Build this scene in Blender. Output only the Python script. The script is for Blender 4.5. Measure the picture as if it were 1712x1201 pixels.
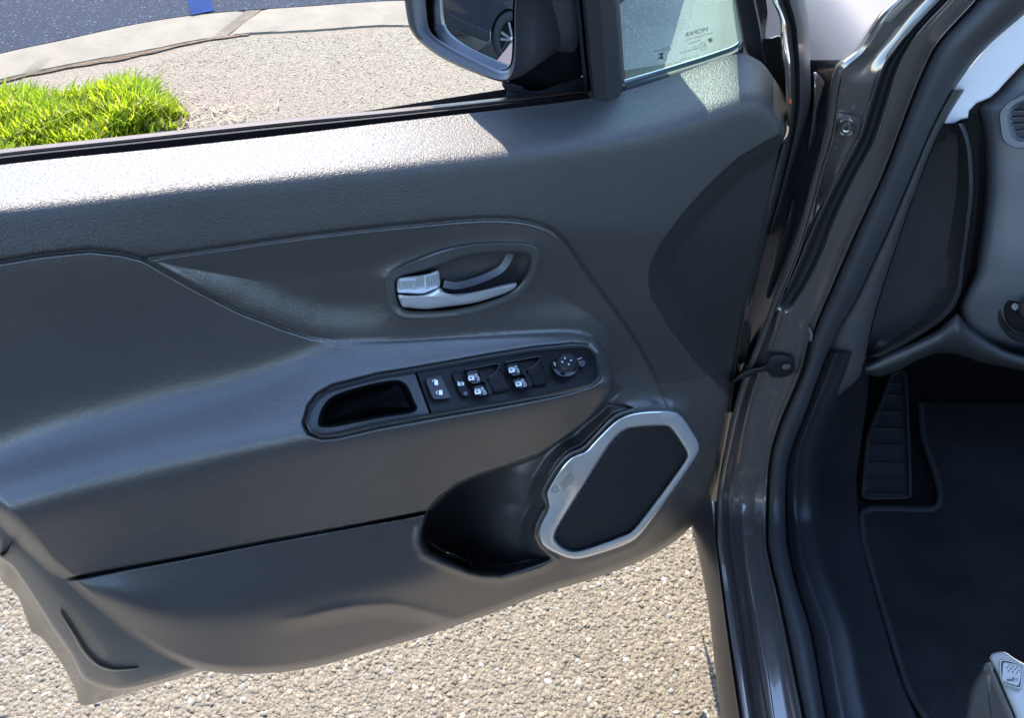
import bpy, bmesh, math, random
import numpy as np
from mathutils import Vector, Matrix
random.seed(7); rng = np.random.default_rng(7)
for o in list(bpy.data.objects): bpy.data.objects.remove(o)
SC = bpy.context.scene; COL = SC.collection

# ------------------------------------------------------------------ camera
FPX = 1500.0; CX, CY = 856.0, 600.5; CAMH = 1.29
MC = np.array([[0.8947472249365461, -0.25253773898112997, 0.3683097797488527],
               [-0.44064167456760434, -0.6332336029384957, 0.6362783343347382],
               [0.07254183691227555, -0.7316009120414149, -0.6778626611619515]])
cam = bpy.data.cameras.new('camera'); camo = bpy.data.objects.new('camera', cam); COL.objects.link(camo)
m4 = Matrix.Identity(4)
for r in range(3):
    m4[r][0] = MC[r, 0]; m4[r][1] = -MC[r, 1]; m4[r][2] = -MC[r, 2]
m4[2][3] = CAMH
camo.matrix_world = m4
cam.sensor_fit = 'HORIZONTAL'; cam.sensor_width = 36; cam.lens = 36*FPX/1712
cam.clip_start = 0.02; cam.clip_end = 800
SC.camera = camo
# ------------------------------------------------------------------ light
SUN = np.array([0.137, 0.635, 0.76]); SUN /= np.linalg.norm(SUN)
SUN_EL = math.asin(SUN[2]); SUN_AZ = math.atan2(SUN[0], SUN[1])
wd = bpy.data.worlds.new('World'); SC.world = wd; wd.use_nodes = True
nt = wd.node_tree; bg = nt.nodes['Background']
sky = nt.nodes.new('ShaderNodeTexSky'); sky.sky_type = 'NISHITA'; sky.sun_disc = False
sky.sun_elevation = SUN_EL; sky.sun_rotation = SUN_AZ
sky.air_density = 1.0; sky.dust_density = 0.5; sky.ozone_density = 3.5
nt.links.new(sky.outputs[0], bg.inputs[0]); bg.inputs[1].default_value = 0.15
sl = bpy.data.lights.new('sun', 'SUN'); sl.energy = 2.5; sl.angle = math.radians(0.55); sl.color = (1.0, 0.90, 0.76)
so = bpy.data.objects.new('sun', sl); COL.objects.link(so); so.location = (1, 4, 6)
so.rotation_euler = Vector(SUN.tolist()).to_track_quat('Z', 'Y').to_euler()
SC.view_settings.view_transform = 'Standard'; SC.view_settings.look = 'None'
SC.view_settings.exposure = 2.68; SC.view_settings.gamma = 1.0; SC.view_settings.use_curve_mapping = False
SC.render.engine = 'CYCLES'

# ------------------------------------------------------------------ geometry helpers
CAMP = np.array([0, 0, CAMH]); DY = 0.52385           # DY: distance of the door's inner face
CF = np.array([0.48276589, 0.87574945, 0.0]); CR = np.array([0.87574945, -0.48276589, 0.0])  # car forward / right
def rays(p):
    p = np.atleast_2d(np.asarray(p, float))
    c = np.stack([(p[:, 0]-CX)/FPX, (p[:, 1]-CY)/FPX, np.ones(len(p))], 1)
    return c @ MC.T
def at_w(p, w):          # point of the picture on the plane w metres inboard of the door face
    r = rays(p); return CAMP + r*((DY-np.asarray(w))/r[:, 1])[:, None]
def at_z(p, z):
    r = rays(p); return CAMP + r*((np.asarray(z)-CAMH)/r[:, 2])[:, None]
def at_t(p, t):
    r = rays(p); return CAMP + r*(np.zeros(len(r))+t)[:, None]
def t_w(p, w): r = rays(p); return (DY-np.asarray(w))/r[:, 1]
def t_f(p, f): r = rays(p); return f/(r @ CF)
def t_z(p, z): r = rays(p); return np.where(r[:, 2] < -0.05, (z-CAMH)/np.minimum(r[:, 2], -0.05), 50)
def smin(a, b, k=0.06):
    h = np.clip(0.5+0.5*(b-a)/k, 0, 1); return b*(1-h)+a*h-k*h*(1-h)
def car(f, r, z):        # car frame -> world
    return CF*f + CR*r + np.array([0, 0, z])
def pch(xs, ys):         # monotone-ish cubic through points
    xs = np.asarray(xs, float); ys = np.asarray(ys, float)
    o = np.argsort(xs); xs = xs[o]; ys = ys[o]
    h = np.diff(xs); d = np.diff(ys)/h
    m = np.zeros(len(xs)); m[0] = d[0]; m[-1] = d[-1]
    for i in range(1, len(xs)-1):
        if d[i-1]*d[i] > 0:
            w1 = 2*h[i]+h[i-1]; w2 = h[i]+2*h[i-1]; m[i] = (w1+w2)/(w1/d[i-1]+w2/d[i])
    def f(x):
        x = np.asarray(x, float); xc = np.clip(x, xs[0], xs[-1])
        i = np.clip(np.searchsorted(xs, xc)-1, 0, len(xs)-2); t = (xc-xs[i])/h[i]
        y = (2*t**3-3*t**2+1)*ys[i]+(t**3-2*t**2+t)*h[i]*m[i]+(-2*t**3+3*t**2)*ys[i+1]+(t**3-t**2)*h[i]*m[i+1]
        return y + np.where(x < xs[0], (x-xs[0])*m[0], 0) + np.where(x > xs[-1], (x-xs[-1])*m[-1], 0)
    return f
def fx(*pts): a = np.array(pts, float); return pch(a[:, 0], a[:, 1])     # y as a function of x
def fy(*pts): a = np.array(pts, float); return pch(a[:, 1], a[:, 0])     # x as a function of y
def smooth(a, b, x): t = np.clip((x-a)/(b-a), 0, 1); return t*t*(3-2*t)
def zc(x0, y0, s, pts): return [(x0+x*s, y0+y*s) for x, y in pts]
def crom(pts, n, closed=True, even=True):
    P = np.asarray(pts, float); N = len(P)
    segs = N if closed else N-1; out = []
    dens = np.linspace(0, segs, n, endpoint=not closed)
    for u in dens:
        i = min(int(u), segs-1); t = u-i
        g = (lambda k: P[k % N]) if closed else (lambda k: P[min(max(k, 0), N-1)])
        a, b, c, d = g(i-1), g(i), g(i+1), g(i+2)
        out.append(0.5*((2*b)+(-a+c)*t+(2*a-5*b+4*c-d)*t*t+(-a+3*b-3*c+d)*t**3))
    out = np.array(out)
    if not even: return out
    # even spacing
    q = np.vstack([out, out[:1]]) if closed else out
    L = np.r_[0, np.cumsum(np.linalg.norm(np.diff(q, axis=0), axis=1))]
    s = np.linspace(0, L[-1], n+1)[:-1] if closed else np.linspace(0, L[-1], n)
    return np.stack([np.interp(s, L, q[:, k]) for k in range(q.shape[1])], 1)
def seg_dist(X, Y, pts, closed=True):
    P = np.asarray(pts, float); D = np.full(X.shape, 1e9); n = len(P)
    for i in range(n if closed else n-1):
        a = P[i]; b = P[(i+1) % n]; e = b-a; L = e@e
        if L < 1e-9: continue
        t = np.clip(((X-a[0])*e[0]+(Y-a[1])*e[1])/L, 0, 1)
        D = np.minimum(D, (X-a[0]-t*e[0])**2+(Y-a[1]-t*e[1])**2)
    return np.sqrt(D)
def inside(X, Y, pts):
    P = np.asarray(pts, float); r = np.zeros(X.shape, bool); n = len(P)
    for i in range(n):
        (x1, y1), (x2, y2) = P[i], P[(i+1) % n]
        if y1 == y2: continue
        c = ((y1 > Y) != (y2 > Y)) & (X < (x2-x1)*(Y-y1)/(y2-y1)+x1); r ^= c
    return r
def sdf(X, Y, pts): d = seg_dist(X, Y, pts); return np.where(inside(X, Y, pts), d, -d)

# ------------------------------------------------------------------ object helpers
def new_obj(name, verts, faces, mat, parent=None, smoothing=True, sharp=None):
    me = bpy.data.meshes.new(name)
    v = [tuple(map(float, p)) for p in verts] if not isinstance(verts, np.ndarray) else verts
    if isinstance(v, np.ndarray) and isinstance(faces, np.ndarray):
        nv, nf, k = len(v), len(faces), faces.shape[1]
        me.vertices.add(nv); me.vertices.foreach_set('co', v.astype(np.float32).ravel())
        me.loops.add(nf*k); me.loops.foreach_set('vertex_index', faces.astype(np.int32).ravel())
        me.polygons.add(nf); me.polygons.foreach_set('loop_start', np.arange(0, nf*k, k, dtype=np.int32))
        me.update(calc_edges=True)
    else:
        me.from_pydata([tuple(p) for p in v], [], [tuple(int(i) for i in f) for f in faces])
    me.validate()
    if smoothing: me.polygons.foreach_set('use_smooth', [True]*len(me.polygons))
    if smoothing and sharp: me.set_sharp_from_angle(angle=math.radians(sharp))
    if mat: me.materials.append(mat)
    me.update()
    o = bpy.data.objects.new(name, me); COL.objects.link(o)
    if parent is not None: adopt(o, parent)
    return o
def wloc(p):
    v = Vector(p.location); q = p.parent
    while q is not None: v += q.location; q = q.parent
    return v
def adopt(o, p): o.parent = p; o.location = -wloc(p)
def from_bm(name, bm, mat, parent=None, sharp=None, smoothing=True):
    bmesh.ops.recalc_face_normals(bm, faces=bm.faces)
    me = bpy.data.meshes.new(name); bm.to_mesh(me); bm.free()
    if smoothing: me.polygons.foreach_set('use_smooth', [True]*len(me.polygons))
    if smoothing and sharp: me.set_sharp_from_angle(angle=math.radians(sharp))
    if mat: me.materials.append(mat)
    o = bpy.data.objects.new(name, me); COL.objects.link(o)
    if parent is not None: adopt(o, parent)
    return o
def tag(o, label=None, cat=None, group=None, kind=None):
    for k, v in (('label', label), ('category', cat), ('group', group), ('kind', kind)):
        if v: o[k] = v
    return o
def thing(name, label, cat, loc, group=None):
    o = bpy.data.objects.new(name, None); COL.objects.link(o); o.location = [float(a) for a in loc]
    o.empty_display_size = 0.1
    return tag(o, label, cat, group)
def grid_faces(nr, nc, closed=False):
    i, j = np.meshgrid(np.arange(nr-1), np.arange(nc if closed else nc-1), indexing='ij')
    j2 = (j+1) % nc
    return np.stack([i*nc+j, i*nc+j2, (i+1)*nc+j2, (i+1)*nc+j], -1).reshape(-1, 4)
def rings(name, R, mat, parent=None, cap=True, sharp=40, back=False):
    """closed rings (k, n, 3) joined; last ring capped with a fan"""
    R = np.asarray(R); k, n, _ = R.shape
    V = R.reshape(-1, 3); F = [tuple(f) for f in grid_faces(k, n, True)]
    V = list(V)
    if cap:
        V.append(R[-1].mean(0)); c = len(V)-1
        F += [((k-1)*n+i, (k-1)*n+(i+1) % n, c) for i in range(n)]
    if back:
        V.append(R[0].mean(0)); c = len(V)-1
        F += [((i+1) % n, i, c) for i in range(n)]
    bm = bmesh.new(); vs = [bm.verts.new(p) for p in V]
    for f in F:
        if len(set(f)) >= 3:
            try: bm.faces.new([vs[i] for i in f])
            except ValueError: pass
    return from_bm(name, bm, mat, parent, sharp)
def inset(P, d):         # move a closed 2-D outline inwards by d
    P = np.asarray(P, float); a = np.roll(P, 1, 0); b = np.roll(P, -1, 0)
    t = b-a; t /= np.linalg.norm(t, axis=1)[:, None]+1e-9
    nrm = np.stack([-t[:, 1], t[:, 0]], 1)
    area = 0.5*np.sum(P[:, 0]*np.roll(P[:, 1], -1)-np.roll(P[:, 0], -1)*P[:, 1])
    return P+nrm*d*(1 if area > 0 else -1)

# ------------------------------------------------------------------ materials
def mat(name, col, rough=0.5, metal=0.0, spec=0.5, coat=0.0, coat_rough=0.05, grain=None, var=0.0, dust=0.0, rvar=0.0):
    m = bpy.data.materials.new(name); m.use_nodes = True; N = m.node_tree.nodes; L = m.node_tree.links
    b = N['Principled BSDF']
    c = (col, col, col) if isinstance(col, (int, float)) else col
    b.inputs['Base Color'].default_value = (*c, 1); b.inputs['Roughness'].default_value = rough
    b.inputs['Metallic'].default_value = metal; b.inputs['Specular IOR Level'].default_value = spec
    b.inputs['Coat Weight'].default_value = coat; b.inputs['Coat Roughness'].default_value = coat_rough
    tc = N.new('ShaderNodeTexCoord')
    if var or dust or rvar:
        nz = N.new('ShaderNodeTexNoise'); nz.inputs['Scale'].default_value = 9; nz.inputs['Detail'].default_value = 8; nz.inputs['Roughness'].default_value = 0.65
        L.new(tc.outputs['Object'], nz.inputs['Vector'])
        mp = N.new('ShaderNodeMapRange'); mp.inputs[1].default_value = 0.35; mp.inputs[2].default_value = 0.7
        L.new(nz.outputs['Fac'], mp.inputs[0])
        mx = N.new('ShaderNodeMix'); mx.data_type = 'RGBA'
        lo = tuple(x*(1-var) for x in c); hi = tuple(min(1, x*(1+var)+dust) for x in c)
        mx.inputs[6].default_value = (*lo, 1); mx.inputs[7].default_value = (*hi, 1)
        L.new(mp.outputs[0], mx.inputs[0]); L.new(mx.outputs[2], b.inputs['Base Color'])
        if rvar:
            m2 = N.new('ShaderNodeMapRange'); m2.inputs[3].default_value = rough-rvar; m2.inputs[4].default_value = rough+rvar
            L.new(mp.outputs[0], m2.inputs[0]); L.new(m2.outputs[0], b.inputs['Roughness'])
    if grain:
        kind, scale, strength, dist = grain
        bp = N.new('ShaderNodeBump'); bp.inputs['Strength'].default_value = strength; bp.inputs['Distance'].default_value = dist
        if kind == 'leather':
            v = N.new('ShaderNodeTexVoronoi'); v.feature = 'SMOOTH_F1'; v.inputs['Scale'].default_value = scale; v.inputs['Smoothness'].default_value = 0.35
            nz2 = N.new('ShaderNodeTexNoise'); nz2.inputs['Scale'].default_value = scale*0.5; nz2.inputs['Detail'].default_value = 2
            L.new(tc.outputs['Object'], nz2.inputs['Vector'])
            ad = N.new('ShaderNodeMix'); ad.data_type = 'RGBA'; ad.blend_type = 'ADD'; ad.inputs[0].default_value = 0.006
            L.new(tc.outputs['Object'], ad.inputs[6]); L.new(nz2.outputs['Color'], ad.inputs[7])
            L.new(ad.outputs[2], v.inputs['Vector']); L.new(v.outputs['Distance'], bp.inputs['Height']); bp.invert = True
        elif kind == 'noise':
            v = N.new('ShaderNodeTexNoise'); v.inputs['Scale'].default_value = scale; v.inputs['Detail'].default_value = 5
            L.new(tc.outputs['Object'], v.inputs['Vector']); L.new(v.outputs['Fac'], bp.inputs['Height'])
        L.new(bp.outputs[0], b.inputs['Normal'])
    return m
M = dict(
    soft=mat('soft_touch_vinyl', (0.034, 0.031, 0.030), 0.46, spec=0.5, grain=('leather', 760, 0.60, 0.0006), var=0.08),
    hard=mat('grained_plastic', (0.050, 0.045, 0.041), 0.28, spec=1.0, grain=('leather', 900, 0.45, 0.0004), var=0.10),
    recess=mat('smooth_dark_plastic', (0.019, 0.018, 0.017), 0.5, spec=0.3, grain=('noise', 900, 0.15, 0.0004), var=0.1),
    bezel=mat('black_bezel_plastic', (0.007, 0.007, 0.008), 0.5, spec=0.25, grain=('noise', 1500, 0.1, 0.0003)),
    rim=mat('charcoal_rim_plastic', (0.022, 0.022, 0.024), 0.38, spec=0.5, grain=('noise', 1500, 0.1, 0.0003)),
    black=mat('matt_black', (0.008, 0.008, 0.009), 0.6),
    gloss=mat('gloss_black', (0.006, 0.006, 0.007), 0.12, coat=0.4),
    icon=mat('white_print', (0.75, 0.75, 0.75), 0.5),
    lever=mat('satin_silver', (0.80, 0.81, 0.82), 0.30, metal=0.75, grain=('noise', 2500, 0.05, 0.0002)),
    ring=mat('pearl_silver_trim', (0.72, 0.71, 0.68), 0.24, metal=0.65, coat=0.5, coat_rough=0.08, var=0.03),
    rubber=mat('weatherstrip_rubber', (0.018, 0.018, 0.020), 0.55, spec=0.3, grain=('noise', 600, 0.2, 0.0006), var=0.2),
    seal=mat('door_opening_seal', (0.026, 0.026, 0.028), 0.5, spec=0.4, grain=('noise', 500, 0.15, 0.0006), var=0.15),
    paint=mat('dark_brown_metallic_paint', (0.17, 0.146, 0.13), 0.14, metal=0.62, coat=1.0, coat_rough=0.012, var=0.05, dust=0.004),
    edge=mat('shaded_edge_paint', (0.022, 0.019, 0.017), 0.4, metal=0.1, coat=0.5, coat_rough=0.08, var=0.15),  # copy of the car paint, darkened for the shade on the door's edge
    wing=mat('wing_paint', (0.060, 0.058, 0.066), 0.62, metal=0.1, spec=0.35),
    panel=mat('door_inner_paint', (0.135, 0.115, 0.092), 0.36, metal=0.25, coat=0.6, coat_rough=0.10, var=0.08, dust=0.006),
    pillar=mat('light_grey_pillar_trim', (0.62, 0.61, 0.64), 0.6, grain=('noise', 700, 0.1, 0.0005)),
    dash=mat('dashboard_plastic', (0.068, 0.070, 0.078), 0.45, spec=0.8, grain=('leather', 900, 0.35, 0.0005), var=0.06),
    dashdark=mat('dashboard_side_plastic', (0.020, 0.019, 0.020), 0.42, spec=0.4, grain=('leather', 700, 0.25, 0.0005), var=0.1),
    scuff=mat('sill_plate_plastic', (0.012, 0.012, 0.014), 0.42, spec=0.4, grain=('noise', 800, 0.15, 0.0005), var=0.2, dust=0.002),
    carpet=mat('black_carpet', (0.006, 0.006, 0.007), 0.95, spec=0.1, grain=('noise', 500, 0.8, 0.003), var=0.3),
    matt=mat('charcoal_floor_mat', (0.0145, 0.014, 0.015), 0.95, spec=0.1, grain=('noise', 520, 1.0, 0.004), var=0.3, dust=0.004),
    binding=mat('grey_mat_binding', (0.024, 0.024, 0.026), 0.85, spec=0.2, grain=('noise', 900, 0.7, 0.003), var=0.2),
    rest=mat('footrest_rubber', (0.018, 0.018, 0.019), 0.6, grain=('noise', 700, 0.2, 0.0006), dust=0.006),
    seat=mat('warm_grey_seat_plastic', (0.30, 0.29, 0.27), 0.45, grain=('leather', 800, 0.2, 0.0004), var=0.05),
    steel=mat('zinc_plated_steel', (0.55, 0.55, 0.55), 0.35, metal=1.0),
    tyre=mat('tyre_rubber', (0.02, 0.02, 0.02), 0.75, grain=('noise', 200, 0.3, 0.002)),
    alloy=mat('alloy_wheel', (0.6, 0.6, 0.6), 0.3, metal=0.9),
    orange=mat('orange_mark', (0.35, 0.06, 0.015), 0.6),
)
# ================================================================== SETTING
def ground_mat():
    m = bpy.data.materials.new('chip_seal'); m.use_nodes = True; N = m.node_tree.nodes; L = m.node_tree.links
    b = N['Principled BSDF']; b.inputs['Roughness'].default_value = 0.85; b.inputs['Specular IOR Level'].default_value = 0.3
    tc = N.new('ShaderNodeTexCoord')
    v = N.new('ShaderNodeTexVoronoi'); v.inputs['Scale'].default_value = 170; L.new(tc.outputs['Object'], v.inputs['Vector'])
    n = N.new('ShaderNodeTexNoise'); n.inputs['Scale'].default_value = 2.2; n.inputs['Detail'].default_value = 8; L.new(tc.outputs['Object'], n.inputs['Vector'])
    hs = N.new('ShaderNodeValToRGB'); e = hs.color_ramp.elements
    e[0].position = 0; e[0].color = (0.107, 0.090, 0.066, 1); e[1].position = 1; e[1].color = (0.205, 0.178, 0.137, 1)
    q = hs.color_ramp.elements.new(0.55); q.color = (0.152, 0.129, 0.096, 1)
    sp = N.new('ShaderNodeSeparateColor'); L.new(v.outputs['Color'], sp.inputs[0]); L.new(sp.outputs[0], hs.inputs[0])
    mx = N.new('ShaderNodeMix'); mx.data_type = 'RGBA'; mx.blend_type = 'MULTIPLY'; mx.inputs[0].default_value = 0.25
    L.new(hs.outputs[0], mx.inputs[6]); L.new(n.outputs['Color'], mx.inputs[7])
    gm = N.new('ShaderNodeMix'); gm.data_type = 'RGBA'; gm.inputs[0].default_value = 0.35; gm.inputs[7].default_value = (0.152, 0.129, 0.096, 1)
    L.new(mx.outputs[2], gm.inputs[6]); L.new(gm.outputs[2], b.inputs['Base Color'])
    bp = N.new('ShaderNodeBump'); bp.inputs['Distance'].default_value = 0.0035; bp.inputs['Strength'].default_value = 0.8; bp.invert = True
    L.new(v.outputs['Distance'], bp.inputs['Height']); L.new(bp.outputs[0], b.inputs['Normal'])
    return m
def road_mat():
    m = bpy.data.materials.new('road_asphalt'); m.use_nodes = True; N = m.node_tree.nodes; L = m.node_tree.links
    b = N['Principled BSDF']; b.inputs['Roughness'].default_value = 0.85; b.inputs['Specular IOR Level'].default_value = 0.15
    tc = N.new('ShaderNodeTexCoord')
    v = N.new('ShaderNodeTexVoronoi'); v.inputs['Scale'].default_value = 230; L.new(tc.outputs['Object'], v.inputs['Vector'])
    sp = N.new('ShaderNodeSeparateColor'); L.new(v.outputs['Color'], sp.inputs[0])
    r = N.new('ShaderNodeValToRGB'); e = r.color_ramp.elements
    e[0].position = 0.0; e[0].color = (0.005, 0.009, 0.021, 1); e[1].position = 1.0; e[1].color = (0.09, 0.11, 0.16, 1)
    for p, c in ((0.75, (0.009, 0.014, 0.029, 1)), (0.965, (0.022, 0.03, 0.05, 1))):
        q = r.color_ramp.elements.new(p); q.color = c
    L.new(sp.outputs[0], r.inputs[0]); L.new(r.outputs[0], b.inputs['Base Color'])
    bp = N.new('ShaderNodeBump'); bp.inputs['Distance'].default_value = 0.003; bp.inputs['Strength'].default_value = 0.7; bp.invert = True
    L.new(v.outputs['Distance'], bp.inputs['Height']); L.new(bp.outputs[0], b.inputs['Normal'])
    return m
def attr_mat(name, rough, trans=0.0, spec=0.5):
    m = bpy.data.materials.new(name); m.use_nodes = True; N = m.node_tree.nodes; L = m.node_tree.links
    b = N['Principled BSDF']; b.inputs['Roughness'].default_value = rough; b.inputs['Specular IOR Level'].default_value = spec
    a = N.new('ShaderNodeAttribute'); a.attribute_name = 'tint'; L.new(a.outputs['Color'], b.inputs['Base Color'])
    if trans:
        t = N.new('ShaderNodeBsdfTranslucent'); L.new(a.outputs['Color'], t.inputs['Color'])
        mx = N.new('ShaderNodeMixShader'); mx.inputs[0].default_value = trans
        L.new(b.outputs[0], mx.inputs[1]); L.new(t.outputs[0], mx.inputs[2]); L.new(mx.outputs[0], N['Material Output'].inputs['Surface'])
    return m
def set_tint(o, cols):   # cols per vertex
    a = o.data.color_attributes.new('tint', 'FLOAT_COLOR', 'POINT')
    a.data.foreach_set('color', np.c_[cols, np.ones(len(cols))].astype(np.float32).ravel())
def flat(name, poly, mat_, z=0.0, parent=None):
    return new_obj(name, [(p[0], p[1], z) for p in poly], [tuple(range(len(poly)))], mat_, parent, smoothing=False)
G = ground_mat()
ground = tag(flat('ground', [(-300, -300), (300, -300), (300, 300), (-300, 300)], G, 0.0), kind='structure')
# the kerb: near and far edge on the ground, extended along a bend to the right
KN = at_z([(-420, 300), (-200, 197), (0, 137), (110, 112), (240, 88), (378, 62), (520, 53), (640, 45), (720, 50), (800, 76), (870, 130), (930, 200), (975, 290), (1010, 400)], 0.0)[:, :2]
KF = at_z([(-420, 235), (-200, 145), (0, 92), (110, 68), (240, 40), (355, 24), (520, 12), (660, 3), (770, 6), (860, 32), (925, 84), (985, 160), (1035, 260), (1075, 390)], 0.0)[:, :2]
kn = crom(KN, 140, False); kf = crom(KF, 140, False)
# road beyond the kerb
rd = [tuple(p) for p in kf[::3]]
far = [(kf[-1][0]+.3, kf[-1][1]-.8), (30, -6), (30, 40), (-40, 40), (-40, kf[0][1]-3), (-6, kf[0][1]-1.0)]
road = tag(flat('road', rd+far, road_mat(), 0.006), kind='structure')
# unseen bay of dark asphalt, hinted by the mirror, added to darken door reflections
tag(flat('parking_bay', [(-60, -60), (60, -60), (60, 0.12), (-0.85, 0.12), (-1.0, 1.7), (-60, 1.7)], road.data.materials[0], 0.005), kind='structure')
blue = mat('blue_line_paint', (0.001, 0.018, 0.085), 0.9, spec=0.1, grain=('noise', 250, 0.6, 0.003), var=0.25)
bl = at_z([(320, 30), (358, 22), (345, -30), (305, -30)], 0.0)[:, :2]
dirv = bl[2]-bl[1]; dirv /= np.linalg.norm(dirv)
flat('painted_line', [bl[0], bl[1], bl[1]+dirv*5, bl[0]+dirv*5], blue, 0.010, road)
conc = mat('kerb_concrete', (0.135, 0.117, 0.089), 0.85, spec=0.3, grain=('noise', 160, 0.5, 0.003), var=0.14)
soil = mat('dry_soil', (0.10, 0.07, 0.045), 0.95, spec=0.2, grain=('noise', 60, 1.0, 0.01), var=0.4)
kerb = thing('kerb', 'pale concrete kerb curving along the edge of the road', 'kerb', (*kn[60], 0.0))
def kerb_piece(i0, i1):
    H = 0.006; bm = bmesh.new(); rows = []
    for i in range(i0, i1+1):
        a, b = kn[i], kf[i]; d = (b-a)/np.linalg.norm(b-a); r = 0.006
        e = 0.004*((i == i0) or (i == i1))
        j = rng.normal(0, 0.0009, 4)
        P = [(a, -0.05), (a+d*j[0], H-r-e), (a+d*(r+j[1]), H-e+j[2]*0.4), ((a+b)/2, H-e+0.002), (b-d*r, H-e), (b, H-r-e), (b, -0.05)]
        rows.append([bm.verts.new((p[0], p[1], z)) for p, z in P])
    for r0, r1 in zip(rows, rows[1:]):
        for k in range(6): bm.faces.new((r0[k], r0[k+1], r1[k+1], r1[k]))
    bm.faces.new(rows[0]); bm.faces.new(rows[-1][::-1])
    return from_bm('kerb_stone', bm, conc, kerb, 40)
jx = int(np.argmin(np.linalg.norm(kn-at_z([(372, 64)], 0)[0, :2], axis=1)))
kerb_piece(0, jx-1); kerb_piece(jx+1, 139)
# mortar between the two stones
a0, b0 = kn[jx-1], kf[jx-1]; a1, b1 = kn[jx+1], kf[jx+1]
bm = bmesh.new()
lo = [bm.verts.new((*p, -0.04)) for p in (a0, b0, b1, a1)]; hi = [bm.verts.new((*p, 0.0045)) for p in (a0, b0, b1, a1)]
bm.faces.new(hi)
for k in range(4): bm.faces.new((lo[k], lo[(k+1) % 4], hi[(k+1) % 4], hi[k]))
from_bm('joint_mortar', bm, mat('mortar', (0.085, 0.065, 0.042), 0.9, grain=('noise', 150, 0.8, 0.004), var=0.3), kerb, smoothing=False)
# strip of bare soil at the kerb's foot
bm = bmesh.new(); rows = []
for i in range(26, 60):
    a, b = kn[i], kf[i]; d = (a-b)/np.linalg.norm(a-b); wv = 0.006+0.010*abs(math.sin(i*0.7)*math.sin(i*0.23+1))+0.022*max(0, 1-abs(i-42)/16)
    rows.append([bm.verts.new((*(a-d*0.003), 0.004)), bm.verts.new((*(a+d*wv), 0.0045))])
for r0, r1 in zip(rows, rows[1:]): bm.faces.new((r0[0], r0[1], r1[1], r1[0]))
tag(from_bm('soil_strip', bm, soil, None), kind='structure')
# ---- loose and bedded stones of the chip seal (geometry)
def ico():
    bm = bmesh.new(); bmesh.ops.create_icosphere(bm, subdivisions=1, radius=1)
    v = np.array([p.co[:] for p in bm.verts]); f = np.array([[q.index for q in p.verts] for p in bm.faces]); bm.free(); return v, f
IV, IF = ico()
def stones(name, poly_px, n, smin_, smax_, label):
    poly = at_z(poly_px, 0.0)[:, :2]; lo = poly.min(0); hi = poly.max(0)
    p = rng.uniform(lo, hi, (n*4, 2)); p = p[inside(p[:, 0], p[:, 1], poly)][:n]
    n = len(p)
    s = smin_+(smax_-smin_)*rng.random(n)**2.4
    K = 7; th = np.linspace(0, 2*np.pi, K, False)[None]+rng.uniform(-.3, .3, (n, K))+rng.uniform(0, 6.28, (n, 1))
    rad = s[:, None]*rng.uniform(0.62, 1.0, (n, K)); asp = rng.uniform(0.5, 1.0, n); ang = rng.uniform(0, 2*np.pi, n); hh = s*rng.uniform(0.08, 0.22, n)
    lx = rad*np.cos(th); ly = rad*np.sin(th)*asp[:, None]; ca, sa = np.cos(ang)[:, None], np.sin(ang)[:, None]
    bx_, by_ = lx*ca-ly*sa, lx*sa+ly*ca
    tx, ty = rng.normal(0, 0.20, (2, n, 1)); sc = rng.uniform(0.62, 0.85, (n, 1)); off_ = rng.normal(0, 0.10, (2, n, 1))*s[:, None]
    X = np.concatenate([bx_, bx_*sc+off_[0], off_[0]], 1); Y = np.concatenate([by_, by_*sc+off_[1], off_[1]], 1)
    Z = np.concatenate([np.full((n, K), -0.001), hh[:, None]*rng.uniform(.8, 1.1, (n, K))+tx*bx_*sc+ty*by_*sc, hh[:, None]*rng.uniform(1.0, 1.2, (n, 1))], 1)
    V = np.stack([X+p[:, :1], Y+p[:, 1:], np.maximum(Z, -.001)], -1).reshape(-1, 3); NVS = 2*K+1
    fb = [(i, (i+1) % K, K+(i+1) % K) for i in range(K)]+[(i, K+(i+1) % K, K+i) for i in range(K)]+[(K+i, K+(i+1) % K, 2*K) for i in range(K)]
    F = (np.array(fb)[None]+(np.arange(n)*NVS)[:, None, None]).reshape(-1, 3)
    o = new_obj(name, V, F, STONE, smoothing=False)
    t = rng.random(n)
    c = np.stack([0.26+0.10*t, 0.220+0.09*t, 0.160+0.075*t], 1)*rng.uniform(0.36, 0.50, n)[:, None]
    k = rng.random(n)
    c[k > 0.975] = np.array([0.33, 0.305, 0.26])*rng.uniform(0.8, 1.0, ((k > 0.975).sum(), 1))
    c[k < 0.02] = (0.29, 0.20, 0.14); c[(k > 0.02) & (k < 0.05)] = (0.16, 0.155, 0.14)
    set_tint(o, np.repeat(c, NVS, 0)); tag(o, label, kind='stuff'); return o
STONE = attr_mat('stone_chips', 0.8, spec=0.35)
stones('gravel', [(-120, 860), (60, 860), (330, 1000), (1000, 920), (1190, 800), (1330, 900), (1330, 1300), (-120, 1300)], 36000, 0.0017, 0.0085, 'pale stone chips bedded in the ground below the open door')
stones('gravel', [(120, 150), (380, 66), (700, 50), (900, 80), (1000, 160), (1000, 290), (60, 330)], 27000, 0.0017, 0.0065, 'pale stone chips bedded in the ground beside the grass')
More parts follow.
